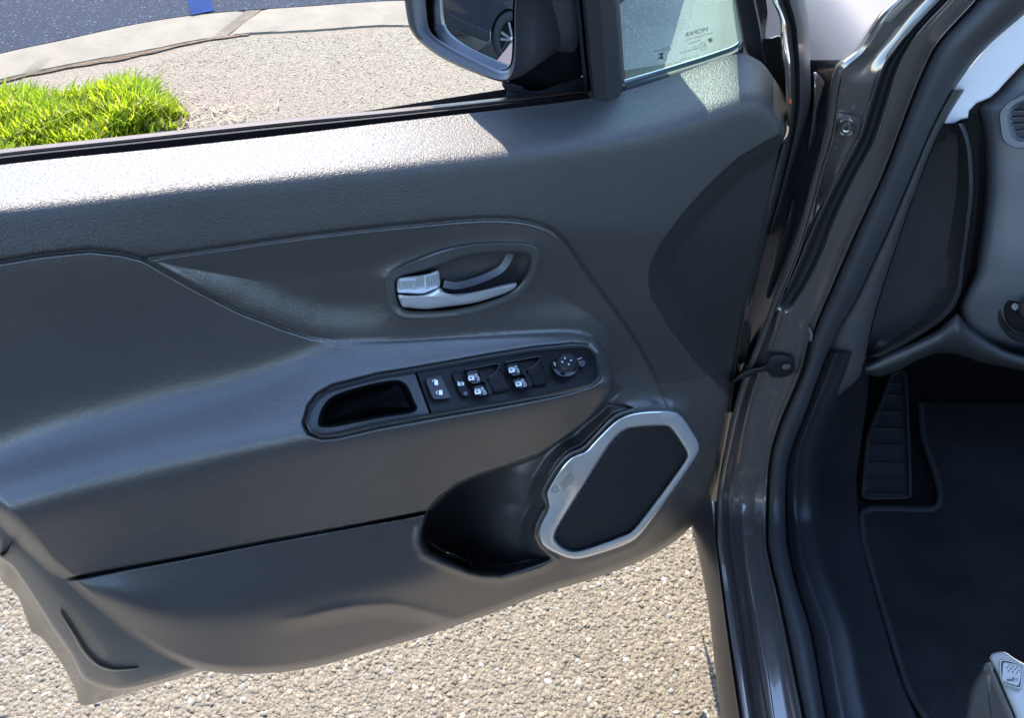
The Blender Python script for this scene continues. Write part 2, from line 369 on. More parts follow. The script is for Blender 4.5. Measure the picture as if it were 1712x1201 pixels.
# ---- grass
def grass():
    poly = at_z([(-180, 165), (-60, 150), (20, 152), (90, 158), (125, 152), (150, 146), (210, 136), (265, 148), (300, 170), (318, 192), (312, 214), (255, 236), (190, 260), (60, 320), (-180, 380)], 0.0)[:, :2]
    lo = poly.min(0); hi = poly.max(0); n = 16000
    p = rng.uniform(lo, hi, (n*3, 2)); sd = sdf(p[:, 0], p[:, 1], poly)
    keep = (sd > 0.05*rng.random(len(sd))**3)&(rng.random(len(sd)) < np.clip(0.25+sd*9, 0, 1))
    clump = np.sin(p[:, 0]*23+np.sin(p[:, 1]*19)*2)*np.sin(p[:, 1]*27+1.3)
    keep &= rng.random(len(p)) < (0.55+0.45*clump)
    p = p[keep][:n]; sd = sd[keep][:n]; n = len(p)
    clump = np.sin(p[:, 0]*23+np.sin(p[:, 1]*19)*2)*np.sin(p[:, 1]*27+1.3)
    tuft = at_z([(230, 215)], 0)[0, :2]; near = np.exp(-np.sum((p-tuft)**2, 1)/0.16**2)
    h = (0.042+0.048*rng.random(n)**1.5+0.018*clump)*np.clip(0.35+sd*5*rng.uniform(.4, 1.6, n), 0.35, 1.0)*(1+0.45*near)
    a = rng.uniform(0, 2*np.pi, n); lean = rng.uniform(0.1, 0.75, n)*h
    d = np.stack([np.cos(a), np.sin(a)], 1)+np.array([0.3, -0.2]); wdt = rng.uniform(0.0014, 0.0036, n)
    side = np.stack([-np.sin(a+0.6), np.cos(a+0.6)], 1)
    V = np.zeros((n, 7, 3))
    for k, (f, ws) in enumerate(((0, 1.0), (0.4, 0.95), (0.75, 0.65))):
        c = p+d*(lean*f**1.8)[:, None]; z = h*(f-0.12*f*f)
        V[:, 2*k, :2] = c-side*(wdt*ws)[:, None]; V[:, 2*k+1, :2] = c+side*(wdt*ws)[:, None]
        V[:, 2*k, 2] = z; V[:, 2*k+1, 2] = z
    V[:, 6, :2] = p+d*lean[:, None]; V[:, 6, 2] = h*0.86
    fb = np.array([[0, 1, 3], [0, 3, 2], [2, 3, 5], [2, 5, 4], [4, 5, 6]])
    F = (fb[None]+(np.arange(n)*7)[:, None, None]).reshape(-1, 3)
    o = new_obj('grass', V.reshape(-1, 3), F, attr_mat('grass_blade', 0.45, 0.6), smoothing=True)
    t = rng.random(n)[:, None]
    c = np.array([0.20, 0.31, 0.012])*(1-t)+np.array([0.40, 0.45, 0.02])*t
    c *= np.clip(0.9+0.2*clump+0.2*rng.normal(size=n), 0.5, 1.3)[:, None]; dry = rng.random(n) < 0.08; c[dry] = (0.42, 0.36, 0.16)
    set_tint(o, np.repeat(c, 7, 0)); tag(o, 'bright green tuft of long grass beside the kerb', kind='stuff')
    # thatch below it
    q = flat('grass_soil', poly, soil, 0.0035); tag(q, kind='structure')
grass()
# dry straw at the edge of the tuft
def straw():
    c0 = at_z([(330, 205)], 0)[0, :2]; n = 90
    p = c0+rng.normal(0, 1, (n, 2))*np.array([0.10, 0.05]); a = rng.uniform(0, np.pi, n); L = rng.uniform(0.006, 0.028, n)
    d = np.stack([np.cos(a), np.sin(a)], 1)*L[:, None]; s = np.stack([-np.sin(a), np.cos(a)], 1)*0.0012
    V = np.zeros((n, 4, 3)); z = rng.uniform(0.006, 0.014, n)
    V[:, 0, :2] = p-d-s; V[:, 1, :2] = p+d-s; V[:, 2, :2] = p+d+s; V[:, 3, :2] = p-d+s
    V[:, :2, 2] = z[:, None]; V[:, 2:, 2] = z[:, None]+0.002; V[:, 1, 2] += 0.003
    F = (np.array([[0, 1, 2, 3]])[None]+(np.arange(n)*4)[:, None, None]).reshape(-1, 4)
    o = new_obj('straw', V.reshape(-1, 3), F, attr_mat('dry_straw', 0.7), smoothing=False)
    set_tint(o, np.tile([0.20, 0.165, 0.095], (n*4, 1))); tag(o, 'dry straw scattered beside the grass tuft', kind='stuff')
straw()
# ================================================================== OPEN DOOR
caro = thing('car', 'dark brown metallic car with its front door wide open, showing door trim, dashboard and footwell', 'car', car(0.4, 0.9, 0.0))
def sub(name, loc):
    o = bpy.data.objects.new(name, None); COL.objects.link(o); o.parent = caro; o.empty_display_size = 0.05
    o.location = Vector([float(a) for a in loc])-caro.location; return o
door = sub('front_door', (0.60, DY+0.06, 0.65))
S_H, S_S, S_SW, S_SP = (620, 350, 320/1712), (500, 550, 560/1712), (700, 570, 320/1712), (680, 660, 540/1712)
ytop = fx((-90, 289), (0, 276), (300, 245), (500, 223), (640, 206), (865, 180), (975, 166), (1035, 154), (1128, 125), (1225, 92), (1243, 88), (1254, 93), (1273, 104), (1294, 131), (1311, 159), (1318, 176), (1324, 190))
ybot = fx((-90, 770), (-40, 838), (0, 882), (50, 930), (84, 960), (100, 968), (112, 976), (140, 1001), (175, 1031), (234, 1077), (292, 1107), (340, 1122), (400, 1128), (470, 1125), (540, 1113), (610, 1093), (715, 1063), (820, 1027), (926, 988), (1000, 966), (1058, 944), (1121, 911), (1159, 877), (1185, 840), (1200, 797), (1213, 722), (1222, 672), (1239, 566), (1268, 450), (1285, 365), (1299, 290), (1309, 230), (1318, 192), (1324, 191))
# --- outlines (picture points) of the trim's pieces
C1 = [(240, 433), (300, 425), (400, 411), (500, 397), (640, 381), (780, 368), (850, 367), (900, 376), (935, 396), (975, 450), (1020, 511), (1060, 570), (1095, 632), (1122, 686)]
C1 = [tuple(q) for q in crom(C1, 90, False)]
A0 = [(-90, 785), (0, 752), (100, 712), (250, 668), (400, 630), (480, 604), (540, 580), (600, 570), (680, 567), (760, 562), (860, 557), (940, 555)]
AEND = [(972, 557), (994, 566), (1006, 580), (1014, 602), (1022, 634), (1018, 655), (1006, 675), (985, 698), (955, 722)]
ABOT = [(900, 760), (850, 778), (800, 795), (765, 810), (735, 832), (714, 855)]
C3 = [(600, 877), (450, 904), (300, 933), (200, 951), (110, 969), (0, 992), (-90, 1010)]
INS = C1 + [(1090, 680), (1045, 650), (1022, 634), (1014, 602), (1006, 580), (994, 566), (972, 557), (940, 555), (860, 557), (760, 562), (680, 567), (600, 570), (560, 569), (520, 563), (470, 547), (400, 520), (330, 484), (280, 456)]
ARM = [(-95, 440), (0, 438), (70, 426), (150, 418), (205, 424), (240, 433), (280, 456), (330, 484), (400, 520), (470, 547), (520, 563), (560, 569)] + A0[7:] + AEND + ABOT + C3
REC = zc(1060, 200, 340/817, [(640, 35), (605, 50), (530, 85), (420, 150), (300, 260), (200, 370), (110, 490), (65, 580), (55, 650), (70, 720), (140, 840), (250, 980), (385, 1115), (420, 1120), (600, 500)])
GASK = zc(680, 660, S_SP[2], [(1200, 75), (1100, 110), (1000, 210), (930, 280), (860, 310), (800, 370), (730, 480), (712, 535), (735, 590), (700, 650), (680, 690), (668, 750), (690, 800), (750, 850), (800, 885)])
POCK = [(714, 855), (735, 832), (765, 810), (800, 795), (850, 778), (900, 760), (955, 722), (985, 698), (1006, 675), (1030, 676), (1058, 684)] + GASK[1:14] + zc(680, 660, S_SP[2], [(770, 868), (700, 902), (600, 932), (500, 956), (400, 952), (330, 937), (200, 882), (100, 832), (76, 780), (80, 720)])
HB_O = zc(*S_H, [(125, 680), (130, 620), (165, 570), (240, 520), (400, 450), (600, 375), (800, 325), (1000, 302), (1200, 298), (1380, 305), (1450, 325), (1495, 360), (1508, 410), (1490, 520), (1440, 640), (1370, 740), (1250, 820), (1050, 900), (850, 950), (600, 975), (400, 985), (270, 970), (200, 930), (150, 850), (130, 760)])
HB_I = zc(*S_H, [(222, 690), (226, 640), (270, 605), (340, 580), (450, 555), (600, 505), (740, 450), (900, 405), (1100, 385), (1300, 385), (1390, 400), (1425, 440), (1415, 520), (1380, 600), (1310, 690), (1200, 765), (1050, 822), (850, 875), (650, 905), (450, 910), (320, 900), (262, 860), (235, 790)])
SW_O = zc(*S_S, [(36, 480), (58, 400), (100, 345), (170, 303), (400, 243), (600, 210), (750, 183), (1000, 138), (1200, 106), (1400, 86), (1475, 92), (1515, 130), (1535, 210), (1528, 254), (1480, 288), (1350, 324), (1100, 370), (900, 405), (670, 445), (400, 495), (200, 543), (115, 550), (58, 527)])
SW_C = zc(*S_S, [(95, 490), (105, 430), (140, 370), (200, 330), (350, 285), (480, 262), (530, 270), (560, 300), (590, 370), (605, 410), (560, 435), (400, 460), (200, 500), (120, 505)])
RING_O = zc(*S_SP, [(1200, 95), (1300, 84), (1410, 84), (1455, 106), (1500, 175), (1545, 245), (1552, 290), (1535, 330), (1420, 500), (1330, 625), (1240, 745), (1190, 785), (1090, 825), (950, 868), (880, 877), (800, 850), (725, 812), (694, 765), (700, 700), (755, 605), (748, 560), (738, 520), (760, 480), (810, 395), (865, 332), (905, 316), (950, 300), (1000, 240), (1100, 140), (1150, 112)])
RING_I = zc(*S_SP, [(1130, 205), (1200, 175), (1300, 163), (1395, 172), (1440, 232), (1484, 305), (1470, 365), (1330, 545), (1195, 722), (1150, 742), (1050, 782), (950, 815), (860, 825), (810, 800), (784, 755), (800, 700), (900, 540), (1000, 370), (1080, 262)])
# --- height field on a picture grid
GS = 1.5; PX = np.arange(-96, 1332, GS); PY = np.arange(70, 1140, GS); GX, GY = np.meshgrid(PX, PY)
def blur(A, s):
    s /= GS; r = int(3*s)+1; k = np.exp(-0.5*(np.arange(-r, r+1)/s)**2); k /= k.sum()
    P = np.pad(A, ((r, r), (0, 0)), 'edge'); P = sum(k[i]*P[i:i+A.shape[0]] for i in range(2*r+1))
    P = np.pad(P, ((0, 0), (r, r)), 'edge'); return sum(k[i]*P[:, i:i+A.shape[1]] for i in range(2*r+1))
def loft_w(ys, ws):
    Y = np.array([y(PX) for y in ys]); Wc = np.array([w(PX) for w in ws])
    for k in range(1, len(Y)): Y[k] = np.maximum(Y[k], Y[k-1]+4)
    out = np.zeros(GX.shape)
    for i in range(len(PX)): out[:, i] = np.interp(PY, Y[:, i], Wc[:, i])
    return out
k_ = lambda v: (lambda x: np.zeros(np.shape(x))+v)
roll = fx((-90, 352), (0, 345), (300, 312), (600, 282), (930, 244), (1050, 226), (1140, 205), (1270, 166), (1324, 205))
c1y = fx((-90, 440), (0, 438), (150, 418), (300, 425), (500, 397), (780, 368), (905, 378), (1324, 410))
B = loft_w([lambda x: ytop(x)-40, ytop, roll, c1y, k_(570), k_(880), k_(1140)],
           [k_(-0.078), k_(-0.060), k_(0.0), k_(0.010), k_(0.002), k_(0.0), k_(0.0)])
B = blur(B, 13)
d_in = sdf(GX, GY, INS)
dC1 = seg_dist(GX, GY, C1, False)
dLow = seg_dist(GX, GY, INS[len(C1):]+[INS[0]], False)
B = B - np.where(d_in > 0, 0.010*smooth(0, 70, d_in)+0.003*smooth(0, 9, dC1)*smooth(0, 14, dLow)*np.exp(-(dC1/45.0)**2), 0)
B = B - 0.0048*np.exp(-(dC1/3.0)**2)
# dished area round the handle
d_h = sdf(GX, GY, HB_O)
B = B + np.where(d_in > 0, 0.007*np.exp(-np.clip(-d_h, 0, None)/26.0)*(d_h < 0), 0)
B = np.where(d_h > 0, B+0.007, B)
d_r = sdf(GX, GY, REC)
B = B - np.where(d_r > 0, 0.0025*smooth(0, 4, d_r)+0.0095*smooth(3, 36, d_r), 0)
# armrest
a0 = fx(*(A0+[(1000, 575), (1040, 610), (1324, 640)])); a1 = fx((-90, 886), (0, 852), (200, 802), (420, 752), (700, 704), (900, 664), (1000, 630), (1040, 640), (1324, 700))
a2 = fx(*(C3[::-1]+ABOT[::-1]+[(955, 722), (985, 698), (1006, 690), (1040, 680), (1324, 760)]))
YA = np.array([a0(PX), a1(PX), a2(PX)]); YA[1] = np.maximum(YA[1], YA[0]+8); YA[2] = np.maximum(YA[2], YA[1]+8)
A = B.copy()
w1 = fx((-90, 0.052), (100, 0.053), (400, 0.060), (700, 0.072), (950, 0.074), (1324, 0.074)); w2 = fx((-90, 0.034), (300, 0.036), (600, 0.040), (900, 0.046), (1324, 0.046))
for i, x in enumerate(PX):
    y0, y1, y2 = YA[:, i]; j = np.interp(y0, PY, B[:, i])
    col = np.interp(PY, [y0, y1, y2, y2+200], [j, w1(x), w2(x), w2(x)-0.02])
    A[:, i] = np.where(PY > y0, col, B[:, i])
A1_ = blur(A, 17); A2_ = blur(A, 26); mxa = smooth(250, 560, GX); A = A2_*(1-mxa)+A1_*mxa
d_a = sdf(GX, GY, ARM)
# lower panel
t2 = fx(*(C3[::-1]+[(714, 856)]), (760, 815), (810, 792), (900, 760), (960, 716), (1000, 690), (1030, 662), (1060, 642), (1130, 640), (1324, 560))
w_top = fx((-90, 0.030), (112, 0.030), (300, .032), (715, 0.035), (800, 0.022), (900, 0.010), (1000, 0.0), (1130, -0.002), (1324, -0.004))
w_mid = fx((-90, 0.044), (300, 0.048), (650, 0.047), (800, 0.040), (900, 0.026), (1000, 0.016), (1120, 0.006), (1220, -0.004), (1324, -0.006))
w_bot = fx((-90, 0.032), (112, 0.030), (300, 0.026), (500, 0.024), (800, 0.016), (1000, 0.004), (1190, -0.012), (1324, -0.014))
Lw = loft_w([t2, lambda x: t2(x)+0.55*(ybot(x)-t2(x)), ybot], [w_top, w_mid, w_bot]); Lw = blur(Lw, 14)
ridge = [(440, 1043), (505, 1034), (560, 1022), (610, 1015), (652, 1013), (698, 1021), (750, 1034), (800, 1043)]
rx = fx(*[(a, b) for a, b in ridge]); dR = GY-rx(GX); fade = smooth(430, 560, GX)*(1-smooth(720, 800, GX))
Lw = Lw - 0.009*fade*smooth(-3, 26, dR) + 0.003*fade*np.exp(-(dR/9.0)**2)
# speaker boss and pocket
d_ring = sdf(GX, GY, RING_O); d_p = sdf(GX, GY, POCK); dG = seg_dist(GX, GY, GASK, False)
Lw = Lw + 0.012*np.exp(-np.clip(-d_ring-8, 0, None)/30.0)*(GX > 940)*(d_p < 0)*smooth(940, 1010, GX)
lipw = 0.022
pk = 0.012-0.020*smooth(0, 26, dG)-0.105*smooth(14, 205, dG)
floor_y = np.interp(GX, [700, 740, 790, 850, 900, 930], [900, 925, 940, 925, 908, 900])
pk = np.where(GY > floor_y, np.maximum(pk, -0.075+0.0026*(GY-floor_y)), pk)
Lw = np.where(d_p > 0, pk, Lw) if False else Lw*(1-smooth(-1, 3, d_p))+pk*smooth(-1, 3, d_p)
Lw = Lw + 0.004*np.exp(-((d_p+7)/6.0)**2)*smooth(868, 905, GY)*(1-smooth(905, 940, GX))
Lw = np.where(d_ring > 4, 0.010, Lw)
# right of the armrest the lower panel runs into the upper trim
mixr = smooth(1000, 1060, GX)*(1-smooth(0, 60, GY-t2(GX)))
Lw = Lw*(1-mixr)+np.minimum(B, Lw+0.02)*mixr
W = B.copy()
low = smooth(-1, 2, GY-t2(GX)); W = W*(1-low)+Lw*low
ma = smooth(-1.5, 1.5, d_a); ma = np.where((GY < np.interp(GX, PX, YA[0])+25) & (GX < 990), smooth(-9, 9, d_a), ma)
# the upper-left limit of the armrest piece is only a crease
W = W*(1-ma)+A*ma
W = W - 0.0048*(1-smooth(490, 572, GX))*np.exp(-(seg_dist(GX, GY, [(-95, 440), (0, 438), (70, 426), (150, 418), (205, 424), (240, 433), (280, 456), (330, 484), (400, 520), (470, 547), (520, 563), (575, 570)], False)/2.7)**2)
W = W - 0.006*np.exp(-(seg_dist(GX, GY, [(-90, 1012), (0, 994), (110, 971), (200, 953), (300, 935), (450, 906), (600, 879), (710, 858)], False)/1.7)**2)
d_s = sdf(GX, GY, SW_O)
dSm = seg_dist(GX, GY, C3[::-1]+[(714, 856)], False); mk_ = smooth(5, 14, dSm); W = blur(W, 1.1)*mk_+W*(1-mk_); W0 = W.copy()                                            # surface before the cut-outs, used to seat fittings
W = W - 0.004*np.exp(-((d_s+1)/4.0)**2)
W = W - np.where(d_s > 3.5, 0.006, 0)
W = W - np.where(sdf(GX, GY, HB_I) > -3, 0.055, 0)-np.where(sdf(GX, GY, SW_C) > -3, 0.06, 0)
# round over the free edge of the trim
edge = [(x, float(ybot(x))) for x in np.linspace(-95, 1322, 240)]
dE = seg_dist(GX, GY, edge, False); rad = np.interp(GX, [-90, 60, 130, 500, 1324], [46, 34, 16, 14, 12])
q = np.clip(1-dE/rad, 0, 1); ew = np.interp(GX, [-90, 100, 400, 1324], [0.05, 0.035, 0.025, 0.016])
W = W - ew*(1-np.sqrt(np.clip(1-q*q, 0, 1)))
def bil(F, p):
    p = np.atleast_2d(np.asarray(p, float)); x = np.clip((p[:, 0]-PX[0])/GS, 0, len(PX)-1.001); y = np.clip((p[:, 1]-PY[0])/GS, 0, len(PY)-1.001)
    i = x.astype(int); j = y.astype(int); u = x-i; v = y-j
    return F[j, i]*(1-u)*(1-v)+F[j, i+1]*u*(1-v)+F[j+1, i]*(1-u)*v+F[j+1, i+1]*u*v
def surf(p, lift=0.0): return at_w(p, bil(W0, p)+lift)   # on the trim, lifted towards the viewer
# --- the trim mesh, cut into its pieces
NX_ = 820; xs = np.linspace(-88, 1323.5, NX_); nv_ = 560
YT = ytop(xs); YB = np.maximum(ybot(xs), YT+2)
vv = np.linspace(0, 1, nv_)
PXY = np.stack([np.repeat(xs[None], nv_, 0), YT[None]+vv[:, None]*(YB-YT)[None]], -1).reshape(-1, 2)
TV = at_w(PXY, bil(W, PXY)); TF = grid_faces(nv_, NX_)[:, ::-1]
cen = PXY[TF].mean(1); cx_, cy_ = cen[:, 0], cen[:, 1]
isrec = bil(d_r, cen) > 0; isarm = bil(d_a, cen) > 0; isins = (bil(d_in, cen) > 0) & ~isarm
islow = (cy_ > t2(cx_)) & ~isarm & ~isrec & ~isins
isup = ~(isrec | isarm | isins | islow)
_a, _b, _c, _d = (TV[TF[:, k]] for k in range(4)); _n = np.cross(_c-_a, _d-_b)
VN = np.zeros_like(TV)
for k in range(4): np.add.at(VN, TF[:, k], _n)
VN /= np.linalg.norm(VN, axis=1)[:, None]+1e-12
def piece(name, mask, m, label=None):
    f = TF[mask]; u, inv = np.unique(f, return_inverse=True)
    o = new_obj(name, TV[u], inv.reshape(f.shape), m, door)
    o.data.normals_split_custom_set_from_vertices([tuple(q) for q in VN[u]])      # one smooth skin across the joints
    if label: o['label'] = label
    return o
upper = piece('upper_trim', isup, M['soft']); piece('side_recess_panel', isrec, M['recess'])
piece('handle_surround', isins, M['hard']); arm = piece('armrest', isarm, M['hard']); lowp = piece('lower_panel', islow, M['hard'])

# --- fittings built on the trim
def pad(name, pts, lift, m, parent, n=64, bev=2.0, base=-0.004, F=None, closed_curve=True, lift_fn=None, ins=0.0):
    """a plate with rounded edge following the trim"""
    P = crom(pts, n) if closed_curve else np.asarray(pts, float)
    F = W0 if F is None else F
    g = lambda Q, l: at_w(Q, bil(F, Q)+l)
    R = [g(P, base), g(P, lift-abs(bev)*0.0003), g(inset(P, bev*0.4), lift-abs(bev)*0.00008), g(inset(P, bev), lift)]
    c = inset(P, bev).mean(0)
    for s in (0.7, 0.4): R.append(g(c+(inset(P, bev)-c)*s, lift+ins))
    return rings(name, R, m, parent)
def ring_band(name, O, I, prof, m, parent, n=160, sharp=35):
    """band between two outlines; prof = (s across 0..1, lift)"""
    O = crom(O, n); I = crom(I, n)
    k = np.argmin(np.linalg.norm(I-O[0], axis=1)); I = np.roll(I, -k, 0)
    # pair by angle about the common centre
    R = []
    for s, l in prof:
        Q = O*(1-s)+I*s; R.append(surf(Q, l))
    return rings(name, R, m, parent, cap=False, sharp=sharp)
def to_outline(O, I, n=200):
    """match each point of O to the nearest arc position of I, kept monotone"""
    O = crom(O, n); Id = crom(I, 1200)
    idx = []; 
    for p in O: idx.append(int(np.argmin(np.linalg.norm(Id-p, axis=1))))
    idx = np.unwrap(np.array(idx)*2*np.pi/1200)*1200/(2*np.pi)
    if idx[-1] < idx[0]: idx = -np.maximum.accumulate(-idx)
    else: idx = np.maximum.accumulate(idx)
    ker = np.ones(9)/9; step = np.r_[idx[-4:]-np.sign(idx[-1]-idx[0])*1200, idx, idx[:4]+np.sign(idx[-1]-idx[0])*1200]
    idx = np.convolve(step, ker, 'valid')
    return O, Id[np.round(idx).astype(int) % 1200]
# door release handle
handle = sub('door_handle', surf([(770, 470)])[0])
O, I = to_outline(HB_O, HB_I, 160)
R = [surf(O, -0.006)]
for s, l in ((0.0, 0.0005), (0.06, 0.003), (0.18, 0.0045), (0.6, 0.0045), (0.9, 0.002), (1.0, -0.003)): R.append(surf(O*(1-s)+I*s, l))
cI = I.mean(0)
rings('handle_bezel', R, mat('handle_bezel_plastic', (0.060, 0.056, 0.054), 0.36, spec=0.8, grain=('noise', 1500, 0.1, 0.0003)), handle, cap=False, sharp=50)
cup = [surf(I, -0.002), surf(I, -0.007), surf(cI+(I-cI)*0.97, -0.014), surf(cI+(I-cI)*0.9, -0.019), surf(cI+(I-cI)*0.78+np.array([2, -3]), -0.022), surf(cI+(I-cI)*0.4+np.array([2, -5]), -0.023)]
rings('handle_cup', cup, mat('handle_cup_plastic', (0.055, 0.050, 0.047), 0.5, grain=('noise', 1200, 0.1, 0.0003)), handle, sharp=50)
# pale lip of the cup's inner ledge
lc = np.array(zc(*S_H, [(650, 668), (760, 685), (900, 655), (1060, 595), (1170, 530), (1225, 450), (1250, 395)])); lc = crom(lc, 40, False)
tn = np.gradient(lc, axis=0); tn /= np.linalg.norm(tn, axis=1)[:, None]; nn = np.stack([-tn[:, 1], tn[:, 0]], 1)
wd_ = 6.0
rows = [at_w(lc+nn*o_, bil(W0, lc+nn*o_)+l) for o_, l in ((-wd_*1.7, -0.024), (-wd_, -0.018), (wd_, -0.014), (wd_*1.2, -0.024))]
V = np.stack(rows, 1).reshape(-1, 3); new_obj('cup_ledge', V, grid_faces(40, 4), M['dash'], handle, sharp=30)
lev = zc(*S_H, [(243, 764), (330, 770), (470, 765), (545, 738), (615, 703), (650, 735), (720, 757), (850, 750), (1000, 722), (1150, 682), (1285, 653), (1306, 668), (1290, 702), (1200, 752), (1050, 803), (900, 842), (700, 868), (500, 892), (350, 882), (285, 872), (258, 820)])
P = crom(lev, 150); bl_ = lambda Q: 0.006+0.004*np.clip(1-(Q[:, 0]-665)/200, -0.5, 1)
R = [surf(P, -0.02)]
for d_, l in ((0.0, -0.002), (0.8, 0.0005), (2.2, 0.0025), (4.2, 0.0040), (6.0, 0.0046)): 
    Q = inset(P, d_); R.append(at_w(Q, bil(W0, Q)+l+bl_(Q)-0.004))
mid = np.stack([P[:, 0]*0.0, P[:, 1]*0], 1)
rings('release_lever', R, M['lever'], handle, sharp=60)
tabp = zc(*S_H, [(240, 745), (232, 690), (243, 622), (300, 605), (430, 590), (520, 572), (600, 545), (614, 600), (614, 690), (545, 728), (480, 755), (400, 757), (300, 752)])
P = crom(tabp, 90)
R = [surf(P, -0.02)]+[surf(inset(P, d_), l) for d_, l in ((0, 0.002), (0.8, 0.0042), (2.0, 0.0052))]
lock = rings('lock_tab', R, M['lever'], handle, sharp=60)
for x0, x1, ya, yb, nr_ in ((265, 410, 650, 735, 6), (485, 600, 605, 715, 6)):
    for k in range(nr_):
        xx = x0+(x1-x0)*(k+0.5)/nr_; dy = (-10 if x0 < 400 else -0.28*(xx-x0))
        q = zc(*S_H, [(xx-6, ya+dy), (xx+6, ya+dy-1), (xx+8+3, yb+dy), (xx-4+3, yb+dy)])
        R = [surf(np.array(q), 0.0045), surf(np.array(q), 0.0066), surf(inset(np.array(q), 0.5), 0.0070)]
        rings('grip_rib', R, M['lever'], handle, sharp=30)
# switch panel ---------------------------------------------------------------
panel = sub('switch_panel', surf([(860, 630)])[0])
O, I = to_outline(SW_O, SW_C, 220)
P = crom(SW_O, 220)
R = [surf(P, -0.008), surf(P, 0.0005), surf(inset(P, 1.2), 0.0028), surf(inset(P, 3.4), 0.0032), surf(inset(P, 4.6), 0.0018)]
# plate: use a filled ngon with a hole for the cup
def plate(name, outer, hole, lift, m, parent):
    bm = bmesh.new()
    Vo = [bm.verts.new(p) for p in surf(outer, lift)]; Vh = [bm.verts.new(p) for p in surf(hole, lift)] if hole is not None else []
    ed = [bm.edges.new((Vo[i], Vo[(i+1) % len(Vo)])) for i in range(len(Vo))]
    if Vh: ed += [bm.edges.new((Vh[i], Vh[(i+1) % len(Vh)])) for i in range(len(Vh))]
    bmesh.ops.triangle_fill(bm, use_beauty=True, edges=ed)
    return from_bm(name, bm, m, parent)
rings('panel_rim', R, M['rim'], panel, cap=False, sharp=50)
Pin = inset(P, 4.4); hole = crom(SW_C, 90)
split = 700.5
jx0, jy0, jx1, jy1 = 693.0, 620.0, 718.5, 694.0          # joint between the storage cup and the switches
side = (Pin[:, 0]-jx0)*(jy1-jy0)-(Pin[:, 1]-jy0)*(jx1-jx0)
rt = Pin[side > 0]
# keep order: rotate so the run is contiguous
idx = np.where(side > 0)[0]; br = np.where(np.diff(idx) > 1)[0]
if len(br): idx = np.r_[idx[br[0]+1:], idx[:br[0]+1]]
rt = Pin[idx]; li = np.where(side <= 0)[0]; br = np.where(np.diff(li) > 1)[0]
if len(br): li = np.r_[li[br[0]+1:], li[:br[0]+1]]
lf = Pin[li]
plate('switch_plate', rt, None, 0.0016, M['bezel'], panel)
plate('cup_plate', lf, hole, 0.0014, M['rim'], panel)
ch = hole.mean(0)
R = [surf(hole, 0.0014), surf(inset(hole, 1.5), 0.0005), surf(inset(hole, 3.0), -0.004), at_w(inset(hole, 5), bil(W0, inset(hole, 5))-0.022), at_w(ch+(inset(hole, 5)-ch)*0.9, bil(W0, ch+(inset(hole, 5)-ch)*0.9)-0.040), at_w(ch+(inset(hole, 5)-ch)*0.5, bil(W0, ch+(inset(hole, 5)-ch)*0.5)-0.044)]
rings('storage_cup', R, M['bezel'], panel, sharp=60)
# text and icons follow the surface
def text_mesh(s, size=1.0):
    cu = bpy.data.curves.new('text', 'FONT'); cu.body = s; cu.size = size; cu.align_x = 'CENTER'; cu.align_y = 'CENTER'; cu.resolution_u = 3
    to = bpy.data.objects.new('text', cu); COL.objects.link(to)
    bpy.context.view_layer.update(); me = to.evaluated_get(bpy.context.evaluated_depsgraph_get()).to_mesh()
    v = np.array([q.co[:2] for q in me.vertices]); f = [tuple(p.vertices) for p in me.polygons]
    bpy.data.objects.remove(to); return v, f
def print_text(name, s, c, ux, uy, place, m, parent, bold=0):
    v, f = text_mesh(s); q = np.array(c)+v[:, :1]*np.array(ux)+v[:, 1:2]*np.array(uy)
    return new_obj(name, place(q), f, m, parent, smoothing=False)
def poly_print(name, polys, place, m, parent):
    V = []; F = []
    for p in polys:
        n0 = len(V); V += list(place(np.array(p, float))); F.append(tuple(range(n0, n0+len(p))))
    return new_obj(name, V, F, m, parent, smoothing=False)
def arc(c, r, a0_, a1_, n=14, w=1.0, ry=None):
    ry = ry or r; a = np.linspace(a0_, a1_, n); o = [(c[0]+r*math.cos(t), c[1]+ry*math.sin(t)) for t in a]; i = [(c[0]+(r-w)*math.cos(t), c[1]+(ry-w)*math.sin(t)) for t in a]
    return [[o[k], o[k+1], i[k+1], i[k]] for k in range(n-1)]
sw = lambda pts: zc(*S_SW, pts)
up = lambda l: (lambda q: surf(q, l))
# door lock rocker
lk = pad('lock_switch', sw([(65, 345), (100, 318), (195, 308), (218, 335), (252, 410), (288, 488), (270, 515), (152, 526), (122, 505), (90, 430)]), 0.0042, M['rim'], panel, 60, 2.2)
def padlock(c, open_):
    x, y = c; b = [[(x-2, y-4), (x+4, y-4.6), (x+4.6, y+3.4), (x-1.4, y+4)]]
    sh = arc((x-2.6, y-0.2), 4.0, math.radians(95), math.radians(265), 10, 1.1, 3.0)
    if open_: sh = [[(a+1.5, b_-2.4) for a, b_ in q] for q in arc((x-2.6, y-0.6), 4.0, math.radians(150), math.radians(330), 10, 1.1, 3.0)]
    return b+sh
poly_print('padlock_icon', padlock(sw([(150, 378)])[0], True), up(0.0050), M['icon'], panel)
poly_print('padlock_icon', padlock(sw([(190, 465)])[0], False), up(0.0050), M['icon'], panel)
